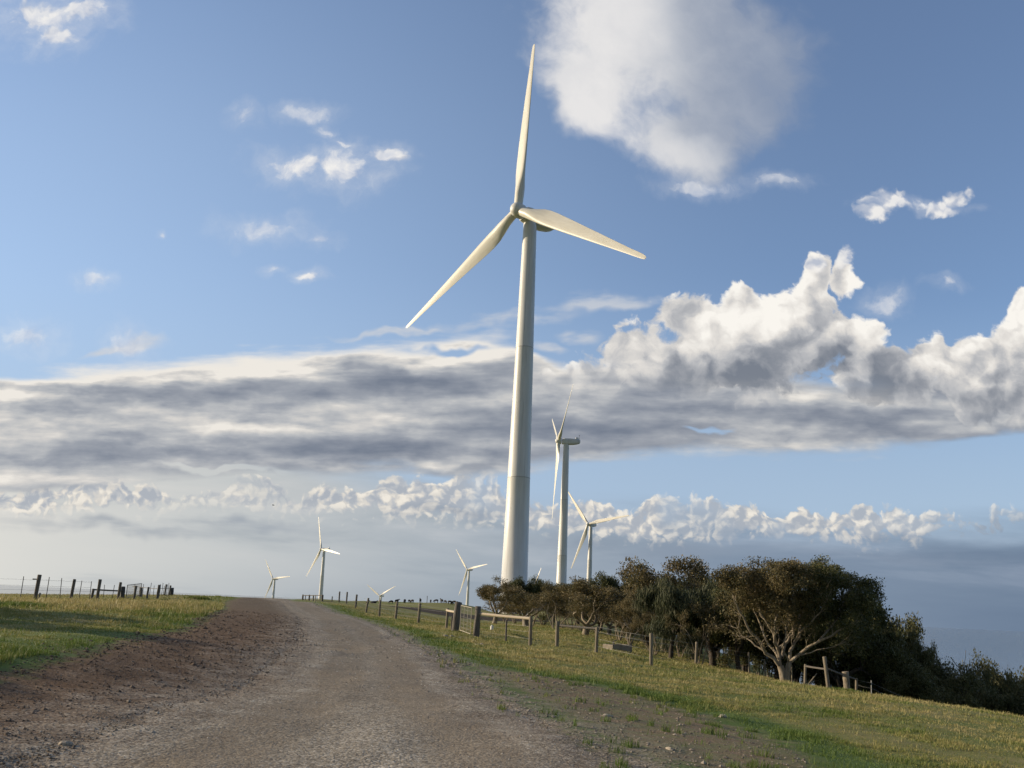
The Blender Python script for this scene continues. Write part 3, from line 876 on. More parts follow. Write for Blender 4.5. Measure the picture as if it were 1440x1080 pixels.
mesh_gate(G(646.5, 890.5, 42.4), gb + Vector((-.28, -.1, 0)), .12, 1.36, 'pale tube framed gate with wire mesh standing between two thick old posts', stays=2, mat=pale, r=.016)

# bare strainer with a dark rail and the single posts further right
f4 = empty('strainer_fence', G(783, 910, 36.6), 'dark railed strainer panel in front of the tree trunks, left of the concrete trough', 'fence')
q1, q2 = G(783, 910, 36.6), G(838.5, 919, 35.2)
put('post', post_bm(1.10, .08, (-.01, 0), seed=51), M_POST, f4, q1)
put('post', post_bm(1.08, .07, (.01, 0), seed=52), M_POST, f4, q2)
rail(f4, q1 + Vector((0, .03, .92)), q2 + Vector((0, .03, 1.02)), .05, M_OLD)
f5 = empty('wire_fence', G(915, 937, 32), 'wire fence of single posts along the foot of the eucalypts', 'fence')
w5 = [q2]
for px, py, Y, h, r in [(915.5, 937, 31.8, 1.22, .065), (978.5, 940, 44, 1.22, .07), (1053.5, 944, 45, 1.15, .05), (1076, 948, 45.5, 1.0, .045), (1114, 955, 46, 1.15, .045)]:
    p = G(px, py, Y); w5.append(p)
    put('post', post_bm(h, r, (rnd.uniform(-.04, .04), 0), seed=int(px)), M_POST, f5, p)
wires(f5, w5, (.3, .6, .9, 1.1))

# the gateway at the right end of the slope
f6 = empty('strainer_fence', G(1132, 966, 38.5), 'grey railed fence end with a leaning tall post beside the big pale tree', 'fence')
s1, s2, s3 = G(1132, 966, 38.7), G(1165.5, 972.5, 37), G(1204, 971.5, 40.5)
put('post', post_bm(1.05, .06, (.03, 0), seed=61), M_POST, f6, s1)
put('post', post_bm(1.50, .08, (-.17, .02), 10, 62), M_POST, f6, s2, 'tall pale post leaning to the left')
put('post', post_bm(1.05, .06, (.02, 0), seed=63), M_POST, f6, s3)
rail(f6, s1 + Vector((.02, .05, .96)), s2 + Vector((-.02, .08, .95)), .045, M_OLD)
rail(f6, s2 + Vector((.05, .1, .95)), s3 + Vector((0, 0, 1.0)), .04, M_OLD)
rail(f6, s1 + Vector((.1, .1, .12)), s2 + Vector((-.1, .2, .10)), .05, M_OLD)
rail(f6, G(1138, 966, 39.5) + Vector((0, 0, .2)), G(1149, 966, 39.5) + Vector((0, 0, .75)), .03, M_POST, 'brace')
stp = G(1192.5, 976.5, 37.3)
o = post_bm(1.02, .15, (-.10, 0), 13, 71, .22, -.12).build('stump_post', simple('stump_wood', (.15, .125, .095), (.34, .29, .22), 3.5, .95, 1.0, (5, 5, 1.2), c2=(.07, .06, .05)))
o.location = stp
tag(o, 'thick ragged cut off stump post on the grass right of the leaning post', 'stump')
f7 = empty('wire_fence', G(1226, 977, 40), 'thin steel picket wire fence running downhill in front of the dark trees at right', 'fence')
w7 = [s3]
for px, py, Y, h in [(1225.5, 977, 40, 1.12), (1290, 988, 41, 1.1), (1360, 1000, 42, 1.1), (1432, 1012, 43, 1.1), (1500, 1024, 44, 1.1)]:
    p = G(px, py, Y); w7.append(p)
    put('steel_picket', picket(h, int(px)), M_GREYM, f7, p)
wires(f7, w7, (.25, .5, .75, 1.0), .010)

# fence on the left bank
f8 = empty('post_and_wire_fence', G(49, 843, 48), 'wire fence of dark posts and thin steel pickets on the grassy left bank', 'fence')
w8 = []
for px, py, Y, h, kind in [(-40, 846, 44, 1.4, 0), (28.5, 842.5, 48, 1.32, 1), (49, 843.5, 47.5, 1.43, 0), (64.5, 842.5, 48.5, 1.32, 1), (84, 842, 49.5, 1.3, 1), (99.5, 841.5, 50.5, 1.27, 0), (111, 841.5, 52, 1.2, 1), (126, 841, 53, 1.18, 1)]:
    p = G(px, py, Y); w8.append(p)
    if kind: put('steel_picket', picket(h, int(px) + 5), M_PICK, f8, p)
    else: put('post', post_bm(h, .105 if px < 60 else .085, (.10, 0), seed=int(px) + 100), M_OLD, f8, p)
p = G(54.5, 844, 47); put('stay', post_bm(.42, .045, (.02, 0), seed=9), M_OLD, f8, p)
mb = MB(); _bolt = w8[2] + Vector((.08, 0, 1.16)) - f8.location
mb.tube([_bolt + Vector((-.35, 0, .0)), _bolt], .035, 6); mb.build('strainer_bolt', M_OLD, f8)
wires(f8, w8, (.30, .55, .80, 1.14), .006)
# timber yard corner behind it
f9 = empty('strainer_fence', G(137, 840, 56), 'dark timber strainer panel with one long rail left of the stock gate', 'fence')
a1, a2, a3, a4 = G(129, 839.5, 57), G(136.5, 841, 55), G(166, 840.5, 57), G(172.5, 839, 60)
for p, h, r, sd in ((a1, .72, .085, 1), (a2, 1.36, .10, 2), (a3, 1.2, .085, 3)):
    put('post', post_bm(h, r, (.07, 0), seed=sd), M_OLD, f9, p)
put('gate_post', post_bm(.94, .15, (-.05, 0), 10, 4, .12), M_DARK, f9, a4, 'squat black gate post')
rail(f9, a1 + Vector((0, 0, .66)), a4 + Vector((0, 0, .62)), .055, M_OLD)
for px, sd in ((145.5, 1), (158, 2)):
    put('steel_picket', picket(1.05, sd), M_PICK, f9, G(px, 839, 60))
a5 = G(197.5, 838, 66)
mesh_gate(a4 + Vector((.25, 0, 0)), a5, .12, 1.05, 'wire mesh stock gate on the left bank between squat black posts', stays=1, mat=M_PICK)
f10 = empty('yard_fence', G(206, 839, 62), 'timber and picket yard fence right of the stock gate on the left bank', 'fence')
b1, b2, b3, b4, b5 = G(188.5, 841, 58), G(206.5, 840, 62), G(221.5, 838.5, 63), G(231.5, 836.5, 70), G(237.8, 836, 72)
put('gate_post', post_bm(.74, .12, (-.02, 0), 10, 5, .12), M_OLD, f10, a5)
for p, h, r, sd in ((b1, .98, .08, 11), (b2, .88, .075, 12), (b3, 1.05, .10, 13), (b4, .95, .07, 14), (b5, .86, .07, 15)):
    put('post', post_bm(h, r, (.06, 0), seed=sd), M_OLD, f10, p)
b6 = G(241.3, 836, 72.5)
put('corner_post', post_bm(.66, .15, (.0, 0), 10, 16, .1), M_DARK, f10, b6, 'squat black corner post')
rail(f10, a5 + Vector((-.7, 0, .80)), b3 + Vector((-.1, 0, .74)), .022, M_PICK)
rail(f10, b3 + Vector((.05, 0, .78)), b6 + Vector((0, 0, .62)), .02, M_PICK)
for px, sd in ((200.5, 1), (210, 2), (215.5, 3), (224.5, 4), (227, 5), (229.2, 6), (234, 7), (236, 8)):
    put('steel_picket', picket(.85 + .12 * (sd % 3), sd), M_PICK, f10, G(px, 837.5, 68))

# railed gateway at the road crest
f11 = empty('crest_gate', G(440, 845, 118), 'grey railed cattle gate at the crest on the right edge of the road', 'gate')
c1, c2 = G(425.5, 844.5, 122), G(453, 845.5, 116)
for t, h, r in ((0, .98, .12), (.14, .92, .06), (.34, .95, .11), (.56, .9, .07), (1, .95, .13)):
    p = c1.lerp(c2, t); p.z = g1(p.x, p.y)
    put('post', post_bm(h, r, seed=int(t * 100)), M_OLD, f11, p)
rail(f11, c1 + Vector((0, 0, .86)), c2 + Vector((0, 0, .86)), .055, M_OLD)
rail(f11, c1.lerp(c2, .34) + Vector((0, 0, .45)), c2 + Vector((0, 0, .45)), .03, M_OLD)
m = simple('marker_wood', (.38, .34, .24), (.5, .45, .33), 6, .9)
for px, py, Y, h in ((439.5, 848.5, 92, .72), (443, 849, 90, .66)):
    o = post_bm(h, .05, seed=int(px)).build('marker_post', m); o.location = G(px, py, Y)
    tag(o, 'short pale marker post at the road crest below the gate, %s one' % ('left' if px < 441 else 'right'), 'post', 'marker posts at the crest')
for px, Y, h in ((600.3, 300, 2.6),):
    o = post_bm(h, .10, seed=3).build('marker_pole', M_OLD); o.location = G(px, 848, Y)
    tag(o, 'thin lone pole standing among the cattle on the far paddock skyline', 'pole')

# concrete trough
mb = MB()
L_, W_, H_ = 1.35, .75, .36
for c, s_ in (((0, -W_ / 2 + .05, H_ / 2), (L_, .1, H_)), ((0, W_ / 2 - .05, H_ / 2), (L_, .1, H_)), ((-L_ / 2 + .05, 0, H_ / 2), (.1, W_ - .2, H_ - .004)), ((L_ / 2 - .05, 0, H_ / 2), (.1, W_ - .2, H_ - .004)), ((0, 0, .10), (L_ - .2, W_ - .2, .12))):
    mb.box(c, s_)
tr = empty('water_trough', G(868, 921, 43) - Vector((0, 0, .05)), 'low concrete water trough on the grass in front of the tree trunks', 'trough', rz=RAD(35))
mb.build('basin', simple('stained_concrete', (.16, .13, .10), (.33, .29, .23), 3, .9, .3), tr)
mb = MB(); mb.tube([(-.1, .2, .2), (-.1, .2, .52), (.1, .2, .55)], .03, 7); mb.build('inlet_pipe', M_PICK, tr)
# small white things in the paddock
mb = MB(); mb.tube([(0, 0, -.05), (0, 0, .22), (.01, 0, .30)], [.10, .10, .05], 9)
o = mb.build('marker_peg', simple('white_plastic', (.72, .71, .66), (.8, .79, .75), 4, .5)); o.location = G(692, 878, 52)
tag(o, 'small round white marker peg in the paddock grass behind the pale rail', 'marker')

# ---------------------------------------------------------------- trees
def bark(name, c0, c1, c2):
    m, B, bs = material(name)
    co = B.new('ShaderNodeTexCoord').outputs['Object']
    n = B.noise(B.vop('MULTIPLY', co, (3, 3, .8)), 3.0, 5, .65)
    B.link(B.ramp(n, [(.3, (*c0, 1)), (.55, (*c1, 1)), (.72, (*c2, 1))]), bs.inputs['Base Color'])
    bs.inputs['Roughness'].default_value = .9
    b = B.new('ShaderNodeBump'); b.inputs['Strength'].default_value = .6; b.inputs['Distance'].default_value = .03
    B.link(n, b.inputs['Height']); B.link(b.outputs[0], bs.inputs['Normal'])
    return m
M_BARK_PALE = bark('pale_bark', (.13, .10, .072), (.30, .25, .185), (.42, .36, .28))
M_BARK_GREY = bark('grey_bark', (.12, .10, .075), (.29, .25, .195), (.42, .37, .29))
M_BARK_DARK = bark('dark_bark', (.035, .028, .022), (.075, .06, .048), (.12, .10, .08))
def foliage(name, cols, trans=.25):
    m, B, bs = material(name)
    tint = B.attr('tint').outputs['Fac']
    info = B.new('ShaderNodeObjectInfo').outputs['Random']
    f = (X(m.node_tree, tint) * .86 + X(m.node_tree, info) * .14)
    c = B.ramp(f, [(i / (len(cols) - 1), (*q, 1)) for i, q in enumerate(cols)])
    B.link(c, bs.inputs['Base Color'])
    bs.inputs['Roughness'].default_value = .55
    bs.inputs['Specular IOR Level'].default_value = .25
    tr = B.new('ShaderNodeBsdfTranslucent'); B.link(c, tr.inputs['Color'])
    mx = B.new('ShaderNodeMixShader'); mx.inputs[0].default_value = trans
    B.link(bs.outputs[0], mx.inputs[1]); B.link(tr.outputs[0], mx.inputs[2])
    out = [n for n in m.node_tree.nodes if n.type == 'OUTPUT_MATERIAL'][0]
    B.link(mx.outputs[0], out.inputs['Surface'])
    return m
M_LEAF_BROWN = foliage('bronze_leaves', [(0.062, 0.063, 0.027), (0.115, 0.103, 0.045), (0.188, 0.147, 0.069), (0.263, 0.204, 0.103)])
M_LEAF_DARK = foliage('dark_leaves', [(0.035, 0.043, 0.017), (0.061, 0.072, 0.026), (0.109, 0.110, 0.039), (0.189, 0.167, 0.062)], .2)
M_LEAF_MIX = foliage('olive_leaves', [(0.044, 0.054, 0.021), (0.083, 0.090, 0.035), (0.144, 0.133, 0.055), (0.213, 0.184, 0.083)], .2)
M_NEEDLE = foliage('sheoak_needles', [(0.033, 0.044, 0.021), (0.056, 0.068, 0.033), (0.090, 0.098, 0.048), (0.125, 0.125, 0.062)], .15)

class Tree:
    def __init__(s, seed):
        s.R = random.Random(seed); s.mb = MB(); s.tips = []; s.np = np.random.RandomState(seed)
    def limb(s, p, d, L, r0, r1, lvl, up=.25, jit=.18, n=5, bias=Vector((0, 0, 0))):
        R = s.R; pts = [p.copy()]; d = d.normalized()
        for i in range(n):
            d = (d + Vector((R.gauss(0, jit), R.gauss(0, jit), R.gauss(0, jit) + up * .35)) + bias).normalized()
            pts.append(pts[-1] + d * (L / n))
        rad = [r0 + (r1 - r0) * (i / n) for i in range(n + 1)]
        s.mb.tube(pts, rad, 8 if r0 > .05 else (6 if r0 > .02 else 4), False)
        return pts, rad, d
    def grow(s, p, d, L, r, lvl, maxl, spread, up, ratio=.74, bias=Vector((0, 0, 0))):
        R = s.R
        pts, rad, dd = s.limb(p, d, L, r, r * .66, lvl, up, .15 + .03 * lvl, 5, bias)
        if lvl >= maxl:
            s.tips.append((pts[-1], dd)); s.tips.append((pts[-3], dd)); return
        if lvl >= maxl - 1: s.tips.append((pts[3], dd))
        k = 2 if R.random() < .62 else 3
        a0 = R.uniform(0, 2 * PI)
        ref = dd.orthogonal().normalized(); w = dd.cross(ref)
        for i in range(k):
            a = a0 + 2 * PI * i / k + R.uniform(-.4, .4)
            t = math.tan(spread * R.uniform(.65, 1.25))
            nd = (dd + (ref * math.cos(a) + w * math.sin(a)) * t)
            nd.z += up * .5
            s.grow(pts[-1], nd, L * ratio * R.uniform(.8, 1.2), r * .66 * (.80 if k == 2 else .7), lvl + 1, maxl, spread, up, ratio, bias)
        if lvl >= 1 and R.random() < .55:
            a = R.uniform(0, 2 * PI)
            nd = dd + (ref * math.cos(a) + w * math.sin(a)) * 1.0
            s.grow(pts[2], nd, L * ratio * .8, r * .4, min(lvl + 2, maxl), maxl, spread, up, ratio, bias)
    def leaves(s, per, rad, size, flat=.7, droop=.5, aspect=.42):
        """leaf sprays round every twig end; each leaf a narrow quad"""
        T = np.array([tuple(t[0]) for t in s.tips]); n = len(T) * per
        rs = s.np
        c = np.repeat(T, per, 0)
        clump = np.repeat(rs.rand(len(T)), per)
        g = rs.normal(size=(n, 3)); g /= np.linalg.norm(g, axis=1, keepdims=True)
        off = g * (rs.rand(n, 1) ** .45) * rad * np.array([1, 1, flat])
        return s.quads(c + off, g, size, droop, aspect, clump, rs)
    def quads(s, c, g, size, droop, aspect, clump, rs):
        n = len(c)
        ax = rs.normal(size=(n, 3)); ax[:, 2] -= droop * 1.6
        ax /= np.linalg.norm(ax, axis=1, keepdims=True)
        nn = rs.normal(size=(n, 3)) + g * .5
        sd = np.cross(ax, nn); sd /= np.linalg.norm(sd, axis=1, keepdims=True) + 1e-9
        sz = size * rs.uniform(.6, 1.35, (n, 1))
        a, b = ax * sz, sd * sz * aspect
        V = np.stack([c - a * .5, c + b * .5, c + a * .5, c - b * .5], 1).reshape(-1, 3)
        F = np.arange(n * 4).reshape(n, 4)
        tint = np.clip(clump * .55 + rs.rand(n) * .5 - .02, 0, 1)
        return V, F, np.repeat(tint, 4)

def tree_meshes(kind, seed):
    """trunk-and-limb mesh and crown mesh, about 5 m high and 5.5 m wide, base at the origin"""
    t = Tree(seed); R = t.R
    if kind == 'eucalypt':
        r = .17; lean = Vector((R.uniform(-.15, .3), R.uniform(-.2, .2), 1))
        pts, rad, d = t.limb(Vector((0, 0, -.15)), lean, R.uniform(.8, 1.25), r * 1.25, r, 0, .2, .08)
        k = R.choice((3, 4, 4)); a0 = R.uniform(0, 6.28)
        for i in range(k):
            a = a0 + 2 * PI * i / k + R.uniform(-.35, .35)
            t.grow(pts[-1 - (i % 2)], Vector((math.cos(a), math.sin(a), R.uniform(.55, 1.2))), R.uniform(1.15, 1.5), r * .58, 1, 4, .50, .20, .74)
        lv = t.leaves(85, .50, .125, .62, .5)
    elif kind == 'stems':                                        # a few close upright stems under a ragged crown
        k = R.choice((3, 3, 4)); 
        for i in range(k):
            a = 2 * PI * i / k + R.uniform(-.5, .5)
            t.grow(Vector((.12 * math.cos(a), .12 * math.sin(a), -.1)), Vector((math.cos(a) * .32, math.sin(a) * .32, 1)), R.uniform(1.6, 2.1), .082, 1, 4, .42, .16, .70)
        lv = t.leaves(80, .48, .125, .7, .5)
    elif kind == 'sheoak':
        pts, rad, d = t.limb(Vector((0, 0, -.1)), Vector((R.uniform(-.1, .1), 0, 1)), 2.0, .15, .11, 0, .3, .06)
        for i in range(11):
            q = pts[R.choice((2, 3, 4, 5))]; a = R.uniform(0, 6.28)
            t.grow(q, Vector((math.cos(a), math.sin(a), R.uniform(.4, 1.5))), R.uniform(.9, 1.3), .055, 2, 4, .42, .15, .74)
        rs = t.np
        T = np.array([tuple(q[0]) for q in t.tips]); per = 95; n = len(T) * per
        c = np.repeat(T, per, 0); g = rs.normal(size=(n, 3)); g /= np.linalg.norm(g, axis=1, keepdims=True)
        c = c + g * rs.rand(n, 1) ** .5 * .5 * np.array([1, 1, .6]); c[:, 2] -= rs.rand(n) * .25
        lv = t.quads(c, g, .30, 2.2, .10, np.repeat(rs.rand(len(T)), per), rs)
    elif kind == 'dense':                                         # broad dark crown reaching low
        r = .18
        pts, rad, d = t.limb(Vector((0, 0, -.15)), Vector((R.uniform(-.1, .2), 0, 1)), 1.0, r * 1.2, r, 0, .2, .08)
        for i in range(6):
            a = 2 * PI * i / 6 + R.uniform(-.35, .35)
            t.grow(pts[-1 - (i % 3)], Vector((math.cos(a), math.sin(a), R.uniform(.25, 1.3))), R.uniform(1.1, 1.45), r * .5, 1, 4, .52, .16, .76)
        lv = t.leaves(100, .52, .12, .72, .4, .55)
    V, F, tint = lv
    if kind in ('eucalypt', 'stems'):                            # bare limbs below, leaves only in the upper part
        zc = V.reshape(-1, 4, 3)[..., 2].mean(1); zm = V[:, 2].max()
        kp = (zc > zm * (.44 + .05 * t.np.normal(size=len(zc)))) | (t.np.rand(len(zc)) < .05)
        V = V.reshape(-1, 4, 3)[kp].reshape(-1, 3); tint = tint.reshape(-1, 4)[kp].ravel(); F = np.arange(len(V)).reshape(-1, 4)
    lv_v = np.array(t.mb.v)
    # normalise: crown 5 m high, 5.5 m wide about the base
    H = V[:, 2].max(); 
    W = max(np.percentile(V[:, 0], 99) - np.percentile(V[:, 0], 1), np.percentile(V[:, 1], 99) - np.percentile(V[:, 1], 1))
    k = np.array([5.5 / W, 5.5 / W, 5.0 / H])
    cx, cy = V[:, 0].mean(), V[:, 1].mean()
    sh = lambda P: np.stack([P[:, 0] - cx * sstep(.3, 2.5, P[:, 2]), P[:, 1] - cy * sstep(.3, 2.5, P[:, 2]), P[:, 2]], 1) * k
    t.mb.v = [tuple(q) for q in sh(lv_v)]
    barkm = {'eucalypt': M_BARK_GREY, 'stems': M_BARK_GREY, 'sheoak': M_BARK_DARK, 'dense': M_BARK_DARK}[kind]
    leafm = {'eucalypt': M_LEAF_BROWN, 'stems': M_LEAF_BROWN, 'sheoak': M_NEEDLE, 'dense': M_LEAF_DARK}[kind]
    return t.mb.mesh(kind + '_trunk', barkm), np_mesh(kind + '_crown', sh(V), F, leafm, False, {'tint': tint})

PROTO = {}
for kind, cnt in (('eucalypt', 4), ('stems', 3), ('sheoak', 2), ('dense', 3)):
    PROTO[kind] = [tree_meshes(kind, 100 + 17 * i + len(kind)) for i in range(cnt)]
TREE_NAME = {'eucalypt': 'eucalypt_tree', 'stems': 'eucalypt_tree', 'sheoak': 'sheoak_tree', 'dense': 'dense_tree'}
_tn = [0]
def tree(kind, px, top, wpx, Y, label, group, var=None, turn=None, xs=0.0, bark=None, leaf=None):
    """px, top: photograph pixel of the crown's middle and of its top; wpx: width of the crown; Y: metres ahead"""
    _tn[0] += 1
    p = at(px, top, Y); x = p[0] - xs
    z = g1(x, Y); h = (p[2] - z) * 1.05; w = wpx * Y / FPX * 1.22
    pr = PROTO[kind][(_tn[0] if var is None else var) % len(PROTO[kind])]
    t = empty(TREE_NAME[kind], (x, Y, z), label, 'tree', group, rnd.uniform(0, 6.28) if turn is None else turn)
    t.scale = (w / 5.5, w / 5.5, h / 5.0)
    tr_ = link('trunk', pr[0], t)
    if bark is not None:
        tr_.material_slots[0].link = 'OBJECT'; tr_.material_slots[0].material = bark
    cr = link('crown', pr[1], t)
    if leaf is not None:
        cr.material_slots[0].link = 'OBJECT'; cr.material_slots[0].material = leaf
    return t
GF = 'windswept trees of the plantation right of the road'
# front and middle of the plantation, left to right
tree('eucalypt', 698, 811, 66, 84, 'leftmost plantation tree, dark bushy crown in front of the tallest tower foot', GF, 0)
tree('dense', 741, 809, 54, 92, 'dark rounded tree top directly right of the tallest tower foot', GF, 0)
tree('eucalypt', 742, 826, 70, 74, 'low brown leaved eucalypt behind the right end of the pale rail', GF, 1)
tree('stems', 783, 818, 66, 70, 'brown many stemmed eucalypt in front of the second nearest tower', GF, 0)
tree('eucalypt', 826, 812, 92, 60, 'broad brown eucalypt with pale forked limbs behind the dark railed panel', GF, 2, bark=M_BARK_PALE)
tree('dense', 846, 805, 84, 82, 'dark green tree top standing behind the broad brown eucalypt', GF, 1)
tree('stems', 888, 832, 64, 56, 'twiggy brown eucalypt behind the concrete trough', GF, 1)
tree('eucalypt', 936, 788, 108, 62, 'tall bronze crowned eucalypt, highest tree left of the big pale trunk', GF, 3)
tree('sheoak', 945, 812, 84, 48, 'dark round crowned she oak right behind the single post', GF, 0)
tree('stems', 985, 846, 66, 46, 'small eucalypt with bare pale forked stems between the two she oaks', GF, 2, bark=M_BARK_PALE)
tree('sheoak', 1004, 806, 92, 50, 'grey green drooping she oak left of the big pale trunk tree', GF, 1)
tree('stems', 921, 858, 56, 50, 'small pale limbed eucalypt under the dark she oak', GF, 0, bark=M_BARK_PALE)
tree('dense', 1040, 822, 74, 47, 'dark thick trunked tree close behind the left limbs of the big pale tree', GF, 2)
# trunks and crowns further in: nothing tells these apart
for i, (px, top, w, Y, k) in enumerate([(712, 838, 52, 92, 'stems'), (765, 836, 58, 84, 'stems'), (806, 832, 60, 76, 'stems'), (858, 826, 66, 72, 'eucalypt'), (905, 822, 60, 72, 'stems'), (965, 806, 70, 68, 'dense'), (1005, 826, 70, 62, 'stems'),
                                       (1050, 826, 76, 60, 'dense'), (1090, 822, 90, 58, 'dense'), (872, 848, 54, 63, 'stems'), (840, 845, 56, 66, 'stems'), (1068, 858, 56, 52, 'stems'), (958, 862, 54, 56, 'stems'), (1120, 836, 90, 54, 'dense')]):
    tree(k, px, top, w, Y, 'tree inside the plantation, mostly hidden behind the front row of trunks', 'inner plantation trees', i, bark=M_BARK_PALE if k == 'stems' else None)
# dark trees down the slope on the right
for i, (px, top, w, Y, k) in enumerate([(725, 846, 50, 88, 'stems'), (752, 842, 50, 80, 'stems'), (792, 846, 46, 74, 'stems'), (818, 850, 46, 70, 'stems'), (884, 850, 46, 66, 'stems'), (912, 846, 52, 64, 'dense'), (936, 842, 56, 60, 'stems'), (975, 842, 56, 58, 'dense'),
                                       (1018, 848, 56, 54, 'stems'), (1046, 856, 56, 52, 'dense'), (1082, 850, 64, 52, 'stems'), (1112, 858, 70, 50, 'dense'), (1150, 862, 70, 52, 'dense'), (780, 820, 60, 96, 'dense'), (815, 815, 60, 98, 'dense'), (890, 806, 70, 84, 'dense'), (985, 815, 80, 76, 'dense'), (1010, 812, 70, 70, 'dense')]):
    tree(k, px, top, w, Y, 'tree inside the plantation, mostly hidden behind the front row of trunks', 'inner plantation trees', i + 1, bark=M_BARK_PALE if k == 'stems' else None)
GD = 'dark trees down the slope on the right'
tree('dense', 1178, 822, 128, 47, 'broad dark tree filling the space behind the big pale tree', GD, 0)
tree('dense', 1218, 842, 80, 50, 'dark tree falling away right of the big pale tree, above the stump post', GD, 1)
tree('dense', 1254, 865, 76, 52, 'olive crowned tree on the slope, second dome right of the big pale tree', GD, 2, leaf=M_LEAF_MIX)
tree('dense', 1284, 889, 62, 54, 'dark tree below the olive dome on the downhill skyline', GD, 0, leaf=M_LEAF_MIX)
tree('dense', 1312, 906, 46, 55, 'lowest dark tree before the gap with bare twigs', GD, 1, leaf=M_LEAF_MIX)
tree('dense', 1290, 922, 100, 49, 'low dark shrubby tree just behind the steel picket fence', GD, 2, leaf=M_LEAF_MIX)
tree('dense', 1240, 910, 110, 47, 'low dark tree behind the thin picket right of the stump post', GD, 1, leaf=M_LEAF_MIX)
tree('dense', 1384, 920, 84, 66, 'bronze topped tree right of the bare twigs, far down the slope', GD, 0, leaf=M_LEAF_MIX)
tree('dense', 1425, 934, 84, 64, 'olive tree just left of the right edge of the picture', GD, 2, leaf=M_LEAF_MIX)
tree('dense', 1466, 934, 100, 70, 'bronze tree cut by the right picture edge', GD, 1, leaf=M_LEAF_MIX)
tree('dense', 1375, 950, 100, 56, 'low green shrubby tree at the foot of the bronze topped tree', GD, 2, leaf=M_LEAF_MIX)
tree('dense', 1440, 962, 110, 54, 'low dark shrubby tree at the bottom right of the trees', GD, 1, leaf=M_LEAF_MIX)

